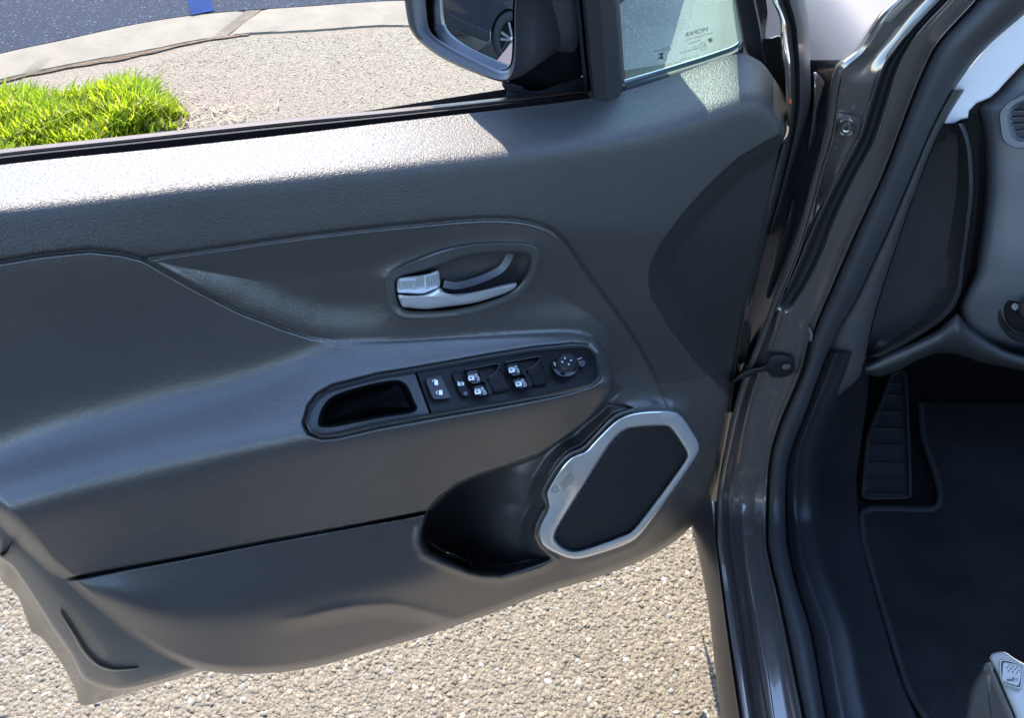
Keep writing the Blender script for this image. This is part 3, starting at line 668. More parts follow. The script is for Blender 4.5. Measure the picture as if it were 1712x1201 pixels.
# rear window lock-out with its lamp
pad('window_lockout_switch', sw([(302, 305), (318, 280), (350, 275), (383, 300), (430, 400), (462, 470), (452, 496), (420, 502), (388, 490), (350, 420)]), 0.0034, M['bezel'], panel, 60, 1.6)
x, y = sw([(378, 383)])[0]
poly_print('window_off_icon', [[(x-5.5, y-4), (x-4.4, y-4), (x-3.4, y+4.2), (x-4.6, y+4.4)], [(x-4, y-2), (x+4.5, y-3), (x+5.2, y+3), (x-3, y+4)], ], up(0.0042), M['icon'], panel)
poly_print('icon_cross', [[(x-3.4, y-2.4), (x-2.2, y-2.6), (x+4.6, y+3.2), (x+3.4, y+3.4)], [(x+3.2, y-3), (x+4.4, y-3), (x-1.8, y+4), (x-3, y+4)]], up(0.0047), M['bezel'], panel)
cx0 = sw([(418, 470)])[0]; lp = [(cx0[0]+3.4*math.cos(t), cx0[1]+3.0*math.sin(t)) for t in np.linspace(0, 2*np.pi, 16, False)]
pad('indicator_lamp', lp, 0.0042, M['dash'], panel, 20, 0.8)
# the two window-switch wells, each with a pair of switches
def well(rim, swp, scoop):
    # raised bright-edged fin behind the pair
    for p in rim:
        c = crom(sw(p), 40, False); tn = np.gradient(c, axis=0); tn /= np.linalg.norm(tn, axis=1)[:, None]+1e-9; nn = np.stack([-tn[:, 1], tn[:, 0]], 1)
        rows = [surf(c+nn*o_, l) for o_, l in ((-1.6, 0.0015), (-1.2, 0.0048), (0, 0.0058), (1.2, 0.0048), (1.6, 0.0015))]
        new_obj('well_rim', np.stack(rows, 1).reshape(-1, 3), grid_faces(40, 5), M['rim'], panel)
    P = crom(sw(scoop), 60); c = P.mean(0)
    R = [surf(P, 0.0017), surf(inset(P, 1.0), 0.0024), surf(inset(P, 2.0), 0.0021), surf(c+(P-c)*0.6, 0.0018)]
    rings('finger_scoop', R, M['bezel'], panel)
    for body, tip, ic, at in swp:
        pad('window_switch', sw(body), 0.0062, M['rim'], panel, 44, 2.0)
        pad('switch_tip', sw(tip), 0.0086, M['bezel'], panel, 40, 2.2)
        x, y = sw([ic])[0]
        win = [[(x-5.6, y-2.2), (x-3.0, y-4.2), (x-2.2, y-3.6), (x-4.6, y-1.6)], [(x-5.4, y-0.8), (x+4.6, y-3.0), (x+5.6, y+3.2), (x-4.0, y+4.8)], [(x-3, y-4.2), (x+3.8, y-4.6), (x+4.2, y-3.4), (x-2.4, y-3.2)]]
        poly_print('window_icon', win, up(0.0075), M['icon'], panel)
        poly_print('icon_detail', [[(x-2.6, y-0.2), (x+1.2, y-1.0), (x+1.6, y+1.0), (x-2.0, y+1.8)]], up(0.0079), M['bezel'], panel)
        x, y = sw([at])[0]
        print_text('auto_lettering', 'AUTO', (x, y), (2.2, 4.3), (6.4, -2.9), up(0.0078), M['icon'], panel)
well([[(415, 258), (500, 243), (600, 222), (690, 205), (716, 214), (715, 235), (690, 275), (650, 310), (610, 335)]],
     [([(432, 290), (450, 268), (530, 262), (560, 300), (580, 350), (565, 372), (500, 385), (470, 375), (450, 340)], [(535, 262), (600, 300), (605, 340), (585, 372), (560, 345)], (470, 332), (522, 326)),
      ([(488, 420), (510, 402), (580, 390), (612, 425), (640, 470), (622, 482), (545, 492), (520, 480)], [(590, 352), (625, 365), (662, 455), (655, 472), (625, 478), (600, 420)], (528, 455), (580, 449))],
     [(620, 345), (700, 270), (730, 260), (815, 430), (800, 445), (680, 465), (650, 420)])
well([[(772, 195), (860, 177), (960, 158), (1060, 140), (1088, 148), (1082, 170), (1040, 212), (1000, 240), (960, 262)]],
     [([(790, 235), (800, 212), (885, 200), (915, 240), (935, 282), (920, 302), (860, 315), (830, 305), (805, 275)], [(890, 200), (950, 235), (965, 275), (940, 306), (915, 280)], (832, 262), (878, 255)),
      ([(842, 358), (865, 338), (940, 325), (968, 358), (995, 400), (980, 415), (905, 425), (872, 412)], [(945, 285), (980, 300), (1025, 385), (1015, 402), (985, 412), (958, 360)], (894, 385), (940, 376))],
     [(975, 275), (1060, 200), (1090, 190), (1165, 365), (1150, 378), (1040, 400), (1010, 350)])
# mirror adjusting knob
def ell(c, rx_, ry_, n=48): a = np.linspace(0, 2*np.pi, n, False); return np.stack([c[0]+rx_*np.cos(a), c[1]+ry_*np.sin(a)], 1)
kc = np.array(sw([(1312, 215)])[0]); kt = np.array(sw([(1326, 185)])[0])
R = [surf(ell(kc, 23, 20), 0.000), surf(ell(kc, 22.5, 19.5), 0.0030), surf(ell(kc, 20.5, 17.5), 0.0036), surf(ell(kc, 19.5, 16.5), 0.0018)]
rings('knob_ring', R, M['rim'], panel, sharp=50)
R = [surf(ell(kc, 19, 16), 0.0015), surf(ell(kc+(kt-kc)*0.5, 17, 14.2), 0.0060), surf(ell(kt, 15, 12.3), 0.0092), surf(ell(kt, 13.8, 11.2), 0.0098), surf(ell(kt, 11, 8.8), 0.0092), surf(ell(kt, 6, 5), 0.0088)]
rings('mirror_knob', R, M['rim'], panel, sharp=45)
for a_, b_, d_ in (((1308, 155), 0, 0), ((1364, 175), 1, 0), ((1284, 190), 2, 0), ((1342, 211), 3, 0)):
    x, y = sw([a_])[0]; an = {0: -100, 1: -10, 2: 170, 3: 80}[b_]
    tri = [(x+2.3*math.cos(math.radians(an+k)), y+2.0*math.sin(math.radians(an+k))) for k in (0, 130, 230)]
    poly_print('arrow_icon', [tri], up(0.0104), M['icon'], panel)
for pts in ([(1215, 245), (1270, 268), (1262, 300), (1225, 282)], [(1308, 275), (1372, 270), (1390, 292), (1318, 310)], [(1425, 185), (1475, 172), (1492, 200), (1470, 228), (1440, 222)]):
    pad('knob_stop', sw(pts), 0.0040, M['dash'], panel, 28, 1.4)
x, y = sw([(1220, 212)])[0]
poly_print('mirror_icon', [[(x-2.4, y-3.6), (x-0.6, y-4), (x+2.6, y+2.6), (x+0.8, y+3.4)], [(x-1.6, y-0.4), (x+2, y-1.8), (x+2.6, y+0.2), (x-1, y+1.6)]], up(0.0045), M['icon'], panel)
x, y = sw([(1438, 163)])[0]
poly_print('index_mark', [[(x-4, y-0.1), (x+4, y-2.2), (x+4, y-1.2), (x-4, y+0.9)]], up(0.0030), M['icon'], panel)
# speaker ---------------------------------------------------------------------
spk = sub('speaker', at_w([(1030, 810)], 0.012)[0])
SPW = np.interp(GX, [880, 1160], [0.018, 0.014])            # plane of the grille
spf = lambda Q, l: at_w(Q, bil(SPW, Q)+l)
RING_I = zc(*S_SP, [(1085, 245), (1150, 185), (1200, 172), (1300, 164), (1370, 163), (1400, 172), (1440, 232), (1485, 300), (1487, 330), (1465, 368), (1330, 555), (1200, 724), (1155, 745), (1050, 785), (930, 826), (870, 834), (815, 806), (783, 768), (782, 742), (806, 690), (900, 540), (1000, 378)])
def chaikin(P, k=3):
    P = np.asarray(P, float)
    for _ in range(k):
        Q = np.roll(P, -1, 0); P = np.stack([P*.75+Q*.25, P*.25+Q*.75], 1).reshape(-1, 2)
    return P
O = chaikin(RING_O, 3); I = chaikin(RING_I, 3)
bm = bmesh.new()
def bm_ring(loops):
    L = [[bm.verts.new(p) for p in l] for l in loops]
    for a_, b_ in zip(L, L[1:]):
        n_ = len(a_)
        for k in range(n_): bm.faces.new((a_[k], a_[(k+1) % n_], b_[(k+1) % n_], b_[k]))
    return L[-1]
to = bm_ring([spf(inset(O, -1.0), -0.02), spf(O, 0.002), spf(inset(O, 0.7), 0.0050), spf(inset(O, 2.0), 0.0072), spf(inset(O, 3.6), 0.0080)])
ti = bm_ring([spf(inset(I, 1.2), -0.004), spf(I, 0.0030), spf(inset(I, -1.0), 0.0058), spf(inset(I, -2.4), 0.0075), spf(inset(I, -3.6), 0.0080)])
bmesh.ops.triangle_fill(bm, use_beauty=True, edges=[bm.edges.get((l[k], l[(k+1) % len(l)])) for l in (to, ti) for k in range(len(l))])
from_bm('speaker_ring', bm, M['ring'], spk, 50)
gk = crom(GASK, 90, False); tn = np.gradient(gk, axis=0); tn /= np.linalg.norm(tn, axis=1)[:, None]; nn = np.stack([-tn[:, 1], tn[:, 0]], 1)
if np.mean((gk+nn*5)[:, 0]) < np.mean(gk[:, 0]): nn = -nn
rows = [spf(gk+nn*o_, l) for o_, l in ((-4, -0.022), (-1.5, -0.002), (0.0, 0.003), (2.5, 0.0044), (5.5, 0.004), (9, 0.0))]
new_obj('speaker_gasket', np.stack(rows, 1).reshape(-1, 3), grid_faces(90, 6), M['hard'], spk)
# perforated grille
def grille_mat():
    m = mat('speaker_cloth', (0.020, 0.020, 0.022), 0.7, spec=0.2); N = m.node_tree.nodes; L = m.node_tree.links; b = N['Principled BSDF']
    tc = N.new('ShaderNodeTexCoord'); mp = N.new('ShaderNodeMapping'); mp.inputs['Rotation'].default_value = (0, math.radians(40), 0)
    L.new(tc.outputs['Object'], mp.inputs['Vector'])
    v = N.new('ShaderNodeTexVoronoi'); v.inputs['Scale'].default_value = 260; v.inputs['Randomness'].default_value = 0.12; v.voronoi_dimensions = '2D'
    cb = N.new('ShaderNodeSeparateXYZ'); cc = N.new('ShaderNodeCombineXYZ'); L.new(mp.outputs[0], cb.inputs[0]); L.new(cb.outputs[0], cc.inputs[0]); L.new(cb.outputs[2], cc.inputs[1]); L.new(cc.outputs[0], v.inputs['Vector'])
    r = N.new('ShaderNodeMapRange'); r.inputs[1].default_value = 0.25; r.inputs[2].default_value = 0.45; L.new(v.outputs['Distance'], r.inputs[0])
    mx = N.new('ShaderNodeMix'); mx.data_type = 'RGBA'; mx.inputs[6].default_value = (0.002, 0.002, 0.002, 1); mx.inputs[7].default_value = (0.022, 0.022, 0.024, 1)
    L.new(r.outputs[0], mx.inputs[0]); L.new(mx.outputs[2], b.inputs['Base Color'])
    bp = N.new('ShaderNodeBump'); bp.inputs['Distance'].default_value = 0.001; bp.inputs['Strength'].default_value = 0.6; L.new(r.outputs[0], bp.inputs['Height']); L.new(bp.outputs[0], b.inputs['Normal'])
    return m
P = chaikin(RING_I, 3); c = P.mean(0)
R = [spf(inset(P, -3), -0.003), spf(P, -0.002), spf(c+(P-c)*0.93, 0.0005), spf(c+(P-c)*0.75, 0.0025), spf(c+(P-c)*0.4, 0.0038)]
rings('speaker_grille', R, grille_mat(), spk, sharp=60)
# emblem moulded in the ring: seven slots between two round lamps
EZ = (880, 740, 120/901)
e0 = np.array(zc(*EZ, [(365, 598)])[0]); e1 = np.array(zc(*EZ, [(550, 320)])[0]); ax = (e1-e0)/np.linalg.norm(e1-e0)
ebit = mat('emblem_silver', (0.36, 0.36, 0.35), 0.4, metal=0.8)
eb = lambda q: spf(q, 0.0086)
for e, s in ((e0, 1), (e1, -1)):
    poly_print('emblem_lamp', arc(e, 4.6, 0, 2*math.pi, 22, 0.9), eb, ebit, spk)
for k in range(7):
    t = (k+1.25)/8.5; c = np.array(zc(*EZ, [(395+(565-395)*t, 560+(370-560)*t)])[0])+np.array([4.5, 4.0])
    d1 = np.array([0.42, 0.9]); d1 /= np.linalg.norm(d1); s1 = np.array([-d1[1], d1[0]])*0.55
    L_ = 7.2
    poly_print('emblem_slot', [[tuple(c-d1*L_-s1), tuple(c+d1*L_-s1), tuple(c+d1*L_+s1), tuple(c-d1*L_+s1)]], eb, ebit, spk)
# pocket tray with its screw
tr = np.array([(786, 955), (790, 938), (840, 925), (892, 908), (912, 925), (915, 945), (870, 960), (820, 962)])
R = [at_w(tr, -0.072), at_w(tr, -0.0205), at_w(inset(tr, 2), -0.019), at_w(tr.mean(0)+(tr-tr.mean(0))*0.5, -0.019)]
# the pocket's rib and screw head
rib = np.array([(779, 920), (783, 918), (788, 950), (783, 953)]); R = [at_w(rib, -0.09), at_w(rib, -0.03), at_w(inset(rib, 0.8), -0.028)]
rings('pocket_rib', R, M['bezel'], door, sharp=40)
sc = ell((872, 934), 4.2, 3.6, 20); R = [at_w(sc, -0.06), at_w(sc, -0.020), at_w(ell((872, 934), 3, 2.6, 20), -0.0185)]
rings('screw_head', R, M['steel'], door, sharp=40)
# --- strips that follow a curve given by x (belt seals) or by y
def strip(name, curves, lo, hi, n, m, parent, axis='y', depth='w', sharp=35, sub=1):
    """curves: (f, depth) pairs across; f gives the other coordinate"""
    s = np.linspace(lo, hi, n); rows = []
    cs = list(curves)
    for f, d in cs:
        o = f(s); p = np.stack([o, s], 1) if axis == 'y' else np.stack([s, o], 1)
        dd = d(p) if callable(d) else d
        rows.append(at_w(p, dd) if depth == 'w' else at_t(p, dd))
    V = np.stack(rows, 1)
    return new_obj(name, V.reshape(-1, 3), grid_faces(n, len(cs)), m, parent, sharp=sharp)
bt = fx((-90, 262), (0, 250), (204, 228), (500, 196), (640, 184), (850, 162), (985, 147))
bb = fx((-90, 291), (0, 278), (204, 256), (500, 225), (640, 208), (865, 182), (985, 167))
lerp = lambda a, b, s: (lambda x: a(x)*(1-s)+b(x)*s)
belt = mat('belt_seal_satin', (0.060, 0.036, 0.026), 0.4, spec=0.2, var=0.1)
dkb = mat('belt_lip_black', (0.012, 0.009, 0.009), 0.75, spec=0.15)
strip('outer_belt_seal', [(lambda x: bt(x)-0.3, -0.130), (lambda x: bt(x)+0.1, -0.106), (lerp(bt, bb, .10), -0.101), (lerp(bt, bb, .22), -0.098), (lerp(bt, bb, .36), -0.097), (lerp(bt, bb, .46), -0.099), (lerp(bt, bb, .48), -0.13)], -89, 984, 200, belt, door, 'x')
strip('inner_belt_seal', [(lerp(bt, bb, .40), -0.11), (lerp(bt, bb, .46), -0.0835), (lerp(bt, bb, .52), -0.0815), (lerp(bt, bb, .80), -0.0815), (lerp(bt, bb, 1.0), -0.0815), (lambda x: bb(x)+5, -0.0815)], -89, 984, 200, dkb, door, 'x')
# fixed quarter window: glass, post, frame
qw = sub('quarter_window', at_w([(1140, 60)], -0.08)[0])
WG = -0.082
def glass_mat():
    m = bpy.data.materials.new('dusty_glass'); m.use_nodes = True; N = m.node_tree.nodes; L = m.node_tree.links
    out = N['Material Output']; N.remove(N['Principled BSDF'])
    t = N.new('ShaderNodeBsdfTransparent'); t.inputs[0].default_value = (0.68, 0.90, 0.83, 1)
    g = N.new('ShaderNodeBsdfGlossy'); g.inputs['Roughness'].default_value = 0.02
    fr = N.new('ShaderNodeFresnel'); fr.inputs[0].default_value = 1.5
    tl = N.new('ShaderNodeBsdfTranslucent'); tl.inputs[0].default_value = (0.66, 0.92, 0.82, 1)
    n = N.new('ShaderNodeTexNoise'); n.inputs['Scale'].default_value = 40; n.inputs['Detail'].default_value = 6
    tc = N.new('ShaderNodeTexCoord'); L.new(tc.outputs['Object'], n.inputs['Vector'])
    mr = N.new('ShaderNodeMapRange'); mr.inputs[3].default_value = 0.10; mr.inputs[4].default_value = 0.17; L.new(n.outputs['Fac'], mr.inputs[0])
    m1 = N.new('ShaderNodeMixShader'); L.new(mr.outputs[0], m1.inputs[0]); L.new(t.outputs[0], m1.inputs[1]); L.new(tl.outputs[0], m1.inputs[2])
    m2 = N.new('ShaderNodeMixShader'); L.new(fr.outputs[0], m2.inputs[0]); L.new(m1.outputs[0], m2.inputs[1]); L.new(g.outputs[0], m2.inputs[2])
    L.new(m2.outputs[0], out.inputs['Surface']); return m
gp = np.array([(1030, -140), (1046, 142), (1225, 88), (1238, 78), (1241, 66), (1234, 30), (1210, -140)])
new_obj('pane', at_w(gp, WG), [tuple(range(7))], glass_mat(), qw, smoothing=False)
blk = M['black']
qf = fx((1040, 143), (1128, 117), (1200, 94), (1230, 82), (1243, 68)); qg = fx((1040, 154), (1128, 126), (1200, 102), (1236, 90), (1247, 88))
gedge = mat('glass_edge_green', (0.10, 0.145, 0.128), 0.2, spec=0.8, coat=0.5)
strip('pane_edge', [(lambda x: qf(x)-9, WG-0.003), (lambda x: qf(x)-8.4, WG+0.0002), (lambda x: qf(x)-7.2, WG+0.0012), (lambda x: qf(x)-1, WG+0.0025), (lambda x: qf(x)+1, WG-0.002)], 1040, 1236, 60, gedge, qw, 'x')
strip('lower_glass_seal', [(lambda x: qf(x)-1, WG-0.01), (qf, WG+0.006), (lerp(qf, qg, .5), WG+0.010), (qg, WG+0.012), (lambda x: qg(x)+3, WG)], 1040, 1243, 60, M['rubber'], qw, 'x')
f1 = fy((1212, -140), (1229, 0), (1237, 40), (1241, 62), (1246, 84), (1256, 101)); f2 = fy((1245, -140), (1262, 0), (1272, 50), (1277, 85), (1281, 104)); f3 = fy((1262, -140), (1281, 0), (1283, 20), (1280, 45), (1279, 68), (1290, 104))
strip('window_frame', [(lambda y: f1(y)-2, WG-0.02), (f1, WG+0.001), (lambda y: f1(y)+3, WG+0.004), (lerp(f1, f2, .5), WG+0.007), (lambda y: f2(y)-2, WG+0.006), (f2, WG+0.003)], -140, 104, 60, M['rubber'], qw)
strip('frame_flange', [(lambda y: f2(y)-1, WG+0.004), (lambda y: f2(y)+2, WG-0.004), (lambda y: f3(y), WG-0.006), (lambda y: f3(y)+1, WG-0.03)], -140, 104, 60, M['recess'], qw)
p1 = fy((944, -140), (962, 0), (978, 160), (979, 168)); p2 = fy((1022, -140), (1036, 0), (1045, 146), (1046, 168))
strip('window_channel', [(lambda y: p1(y)-1, WG-0.04), (p1, WG+0.012), (lambda y: p1(y)+6, WG+0.014), (lambda y: p1(y)+9, WG-0.004), (lambda y: p1(y)+12, WG-0.004)], -140, 163, 60, M['gloss'], qw)
strip('window_post', [(lambda y: p1(y)+10, WG-0.02), (lambda y: p1(y)+11, WG+0.016), (lambda y: p1(y)+16, WG+0.026), (lerp(p1, p2, .55), WG+0.032), (lambda y: p2(y)-9, WG+0.028), (lambda y: p2(y)-2, WG+0.016), (p2, WG-0.004)], -140, 166, 60, M['rubber'], qw)
foot = [(984, 152), (1000, 150), (1040, 140), (1046, 146), (1044, 152), (1030, 158), (1012, 165), (988, 164)]
P = crom(foot, 40); R = [at_w(P, WG-0.01), at_w(P, WG+0.018), at_w(inset(P, 2), WG+0.022)]; rings('post_foot', R, M['rubber'], qw, sharp=40)
# etched marking on the quarter glass (read from inside, so reversed)
ink = mat('glass_print', (0.045, 0.055, 0.055), 0.7)
gpl = lambda q: at_w(q, WG+0.001)
def gtxt(s, c, size, w=1.25, dy=-0.27):
    print_text('glass_print', s, c, (-size*w, -size*w*dy), (size*0.10, -size), gpl, ink, qw)
GZ = (1000, 0, 400/1712); gz = lambda x, y: zc(*GZ, [(x, y)])[0]
gtxt('MOPAR', gz(703, 230), 11.5, 1.0); gtxt('SAFETY GLAZING TYPE 2', gz(725, 260), 4.2, .95); gtxt('TEMPERED', gz(690, 300), 3.6); gtxt('43R 001234', gz(650, 362), 4.8); gtxt('AS2', gz(690, 335), 3.6)
x, y = gz(752, 330); poly_print('glass_print', arc((x, y), 6.6, 0, 2*math.pi, 26, 0.7), gpl, ink, qw); gtxt('E3', (x, y), 8.0, .85)
x, y = gz(802, 286); poly_print('glass_print', [[(x+(3.8 if k % 2 == 0 else 1.7)*math.cos(k*math.pi/5-1.2), y+(3.8 if k % 2 == 0 else 1.7)*math.sin(k*math.pi/5-1.2)) for k in range(10)]], gpl, ink, qw)
poly_print('glass_print', arc((x, y), 4.8, 0, 2*math.pi, 6, 1.0), gpl, ink, qw)
x, y = gz(500, 352); poly_print('glass_print', arc((x, y), 4.2, 0, 2*math.pi, 20, 0.6), gpl, ink, qw); gtxt('CCC', (x, y), 4.2); gtxt('E000001', gz(430, 362), 4.6)
x, y = gz(452, 402); poly_print('glass_print', [[(x-5, y-5), (x+5, y-6.5), (x+1.5, y-1), (x-1, y-1)], [(x-1, y-1), (x+1.5, y-1), (x+5, y+4), (x-6, y+5)]], gpl, ink, qw)
gtxt('DOT 459 M2AS2', gz(650, 412), 3.6); gtxt('M', gz(485, 430), 4)
# exterior mirror
mir = sub('door_mirror', at_w([(820, 80)], -0.2)[0])
MZ = (640, 0, 420/1681); mz = lambda p: np.array(zc(*MZ, p))
HO = mz([(150, -290), (128, -120), (145, 0), (170, 150), (200, 222), (262, 292), (400, 390), (600, 482), (790, 546), (855, 520), (885, 430), (893, 300), (895, 0), (960, -500), (1060, -1020), (900, -1060), (680, -760), (400, -480)])
HI = mz([(300, -260), (278, -110), (285, 0), (300, 150), (328, 222), (425, 295), (600, 385), (760, 463), (815, 472), (862, 435), (880, 300), (887, 0), (945, -500), (1010, -950), (890, -970), (690, -680), (470, -420)])
GI = mz([(365, -230), (344, -100), (350, 0), (354, 150), (372, 222), (432, 292), (600, 378), (770, 460), (835, 458), (866, 420), (880, 300), (885, 0), (930, -500), (975, -880), (880, -890), (700, -620), (520, -370)])
# plane of the mirror glass
mc = at_w([(800, 60)], -0.125)[0]
_v = rays([(790, 48)])[0]; _v /= np.linalg.norm(_v); _t = CF*0.1+CR*(-3.4)+np.array([0, 0, 0.30])-mc; _t /= np.linalg.norm(_t)
MN = _t-_v; MN /= np.linalg.norm(MN)                  # the glass looks back at the car parked alongside
def at_m(p, off=0.0):
    r = rays(p); t = ((mc+MN*off-CAMP)@MN)/(r@MN); return CAMP+r*t[:, None]
O = crom(HO, 180); I = crom(HI, 180); Gp = crom(GI, 180)
def al(P, Q): k = np.argmin(np.linalg.norm(Q-P[0], axis=1)); return np.roll(Q, -k, 0)
I = al(O, I); Gp = al(O, Gp)
Rim = at_m(O, 0.012)
cb = Rim.mean(0)
back = np.array([0.30, 0.75, 0.0]); back /= np.linalg.norm(back)
_u = np.array([0, 0, .05]); Rr = [cb+_u+(Rim-cb)*0.4-MN*0.195, cb+_u+(Rim-cb)*0.82-MN*0.185, cb+_u*.9+(Rim-cb)*0.95-MN*0.155, cb+_u*.4+(Rim-cb)*0.99-MN*0.08, cb+(Rim-cb)*0.985-MN*0.02, Rim, at_m(O*0.85+I*0.15, 0.018), at_m(O*0.4+I*0.6, 0.016), at_m(I, 0.010), at_m(I*0.9+Gp*0.1, -0.004)]
house = mat('mirror_housing_plastic', (0.030, 0.030, 0.034), 0.36, grain=('leather', 800, 0.2, 0.0004))
rings('mirror_housing', Rr, house, mir, cap=False, back=True, sharp=60)
mg = mat('mirror_silver', (0.86, 0.88, 0.90), 0.005, metal=1.0)
mcen = at_m(np.array([[795., 45.]]))[0]
def convex(Q): P_ = at_m(Q, 0.0); return P_-MN*(np.sum((P_-mcen)**2, 1)/(2*0.62))[:, None]+MN*0.004
gcn = Gp.mean(0); rings('mirror_glass', [convex(gcn+(Gp-gcn)*s_) for s_ in np.linspace(1, 0.03, 24)], mg, mir, sharp=None)
rings('glass_backing', [at_m(I*0.7+Gp*0.3, -0.004), at_m(I*0.2+Gp*0.8, 0.0006), at_m(Gp, 0.0008), at_m(Gp*0.99+Gp.mean(0)*0.01, 0.0002)], M['gloss'], mir, cap=False)
# arm that carries the mirror
def blob(name, sect, m, parent, sharp=None):
    return rings(name, sect, m, parent, cap=True, back=True, sharp=sharp)
armp = mz([(870, -420), (885, 0), (885, 300), (860, 440), (800, 548), (832, 592), (960, 622), (1100, 590), (1330, 512), (1330, 300), (1300, 0), (1280, -420)])
P = crom(armp, 100)
def wm(Q): return np.interp(Q[:, 0], [845, 875, 930, 972], [-0.135, -0.122, -0.108, -0.098])
R = [at_w(P, wm(P)-0.10), at_w(P, wm(P)-0.012), at_w(inset(P, 3), wm(inset(P, 3))), at_w(inset(P, 9), wm(inset(P, 9))+0.006), at_w(P.mean(0)+(inset(P, 9)-P.mean(0))*0.6, wm(P.mean(0)+(inset(P, 9)-P.mean(0))*0.6)+0.008)]
rings('mirror_arm', R, M['gloss'], mir, back=True, sharp=None)
gp2 = mz([(1042, -300), (1040, 0), (1030, 200), (1040, 300), (1070, 338), (1140, 340), (1300, 325), (1300, 0), (1290, -300)])
P = crom(gp2, 70); R = [at_w(P, wm(P)-0.004), at_w(P, wm(P)+0.010), at_w(inset(P, 3), wm(inset(P, 3))+0.0125), at_w(P.mean(0)+(P-P.mean(0))*.6, wm(P.mean(0)+(P-P.mean(0))*.6)+0.0135)]
rings('arm_cover', R, house, mir, sharp=None)
bs = mz([(800, 548), (830, 596), (960, 620), (1100, 592), (1340, 515), (1340, 600), (1100, 625), (845, 655), (832, 610)])
P = crom(bs, 70); R = [at_w(P, -0.15), at_w(P, -0.109), at_w(inset(P, 2), -0.106), at_w(P.mean(0)+(P-P.mean(0))*.5, -0.107)]
rings('mirror_foot', R, house, mir, sharp=None)
# door shell: painted inner skin, folded edge and outer skin
KS0 = [(-150, 640), (-60, 760), (10, 865), (50, 905), (85, 935), (112, 965), (140, 990), (165, 1010), (195, 1035), (225, 1055), (250, 1068), (275, 1078), (300, 1083), (340, 1088), (420, 1085), (560, 1045)]
KS1 = [(-150, 770), (-60, 880), (0, 934), (20, 948), (44, 982), (62, 1010), (78, 1036), (88, 1052), (117, 1093), (137, 1131), (152, 1143), (175, 1151), (205, 1154), (260, 1142), (340, 1117), (450, 1088)]
KSB = [(-150, 800), (-60, 900), (-5, 944), (9, 964), (37, 990), (54, 1022), (66, 1047), (80, 1062), (109, 1102), (130, 1144), (143, 1164), (172, 1163), (205, 1159), (262, 1146), (342, 1122), (450, 1092)]
KS3 = [(-150, 830), (-62, 918), (-8, 952), (4, 974), (29, 997), (46, 1040), (53, 1058), (71, 1069), (102, 1109), (124, 1150), (137, 1180), (175, 1172), (212, 1161), (268, 1145), (346, 1122), (455, 1090)]
S0, S1, SB, S3 = (crom(k, 200, False, False) for k in (KS0, KS1, KSB, KS3))
rows = [at_w(S0, 0.006), at_w(S1*0.3+S0*0.7, 0.006), at_w(S1*0.92+S0*0.08, 0.004), at_w(S1*.985+S0*.015, 0.001), at_w(S1, -0.004), at_w(S1*.97+SB*.03, -.008)]
new_obj('inner_skin', np.stack(rows, 1).reshape(-1, 3), grid_faces(200, 6), M['panel'], door, sharp=50)
rows = [at_w(S1, -0.008), at_w(S1*0.8+SB*0.2, -0.022), at_w(SB*0.8+S1*0.2, -0.032), at_w(SB, -0.042), at_w(S3*0.8+SB*0.2, -0.054), at_w(S3, -0.060), at_w(S3+np.array([1.5, -1.5]), -0.066), at_w(S3+np.array([30, -45]), -0.115)]
new_obj('door_edge', np.stack(rows, 1).reshape(-1, 3), grid_faces(200, 8), M['edge'], door, sharp=40)
# swage line pressed into the inner skin
sg = crom(zc(0, 850, 420/1437, [(345, 600), (420, 722), (480, 822), (550, 893), (630, 925), (700, 928), (790, 918)]), 60, False)
tn = np.gradient(sg, axis=0); tn /= np.linalg.norm(tn, axis=1)[:, None]; nn = np.stack([-tn[:, 1], tn[:, 0]], 1); wv = 2.2*np.sin(np.linspace(0.15, 3.0, 60))[:, None]
rows = [at_w(sg+nn*wv*o_, l) for o_, l in ((-1.6, 0.006), (-0.8, 0.0085), (0.2, 0.0085), (1.0, 0.0062), (1.7, 0.0055))]
new_obj('swage', np.stack(rows, 1).reshape(-1, 3), grid_faces(60, 5), M['panel'], door)
rb = np.array(zc(0, 850, 420/1437, [(0, 262), (20, 268), (40, 240), (62, 190), (66, 196), (48, 250), (24, 282), (0, 278)])); 
R = [at_w(rb, 0.0), at_w(rb, 0.010), at_w(inset(rb, 0.5), 0.011)]; rings('trim_clip', R, M['rim'], door, sharp=40)
# outer skin
ox = np.linspace(-0.02, 0.53, 24); oz = np.linspace(0.42, 0.93, 16)
V = np.array([(x, DY+0.125+0.03*(1-((z-0.65)/0.3)**2), z) for x in ox for z in oz]); new_obj('outer_skin', V, grid_faces(24, 16), M['paint'], door)
# weatherstrip along the leading edge
wl = fy((1286, -60), (1292, 0), (1302, 23), (1306, 41), (1306, 65), (1311, 93), (1314, 128), (1315, 167), (1316, 215), (1306, 245), (1296, 282), (1284, 332), (1268, 405), (1252, 470), (1240, 530), (1226, 620), (1218, 690))
wr = fy((1304, -60), (1309, 0), (1317, 23), (1323, 47), (1326, 75), (1329, 105), (1330, 167), (1326, 215), (1317, 260), (1308, 302), (1296, 348), (1284, 395), (1266, 465), (1250, 540), (1234, 625), (1224, 690))
strip('door_edge_flange', [(lambda y: wl(y)-1, -0.03), (wl, -0.012), (lambda y: wl(y)+3, -0.008), (lerp(wl, wr, .45), -0.010), (lerp(wl, wr, .6), -0.016), (wr, -0.022), (lambda y: wr(y)+3, -0.05)], -60, 690, 160, M['paint'], door)
ws = fy((1340, -60), (1346, 0), (1350, 23), (1353, 47), (1354, 93), (1355, 117), (1356, 155), (1351, 190), (1341, 225), (1331, 260), (1319, 295), (1310, 330), (1301, 358), (1290, 385), (1284, 400))
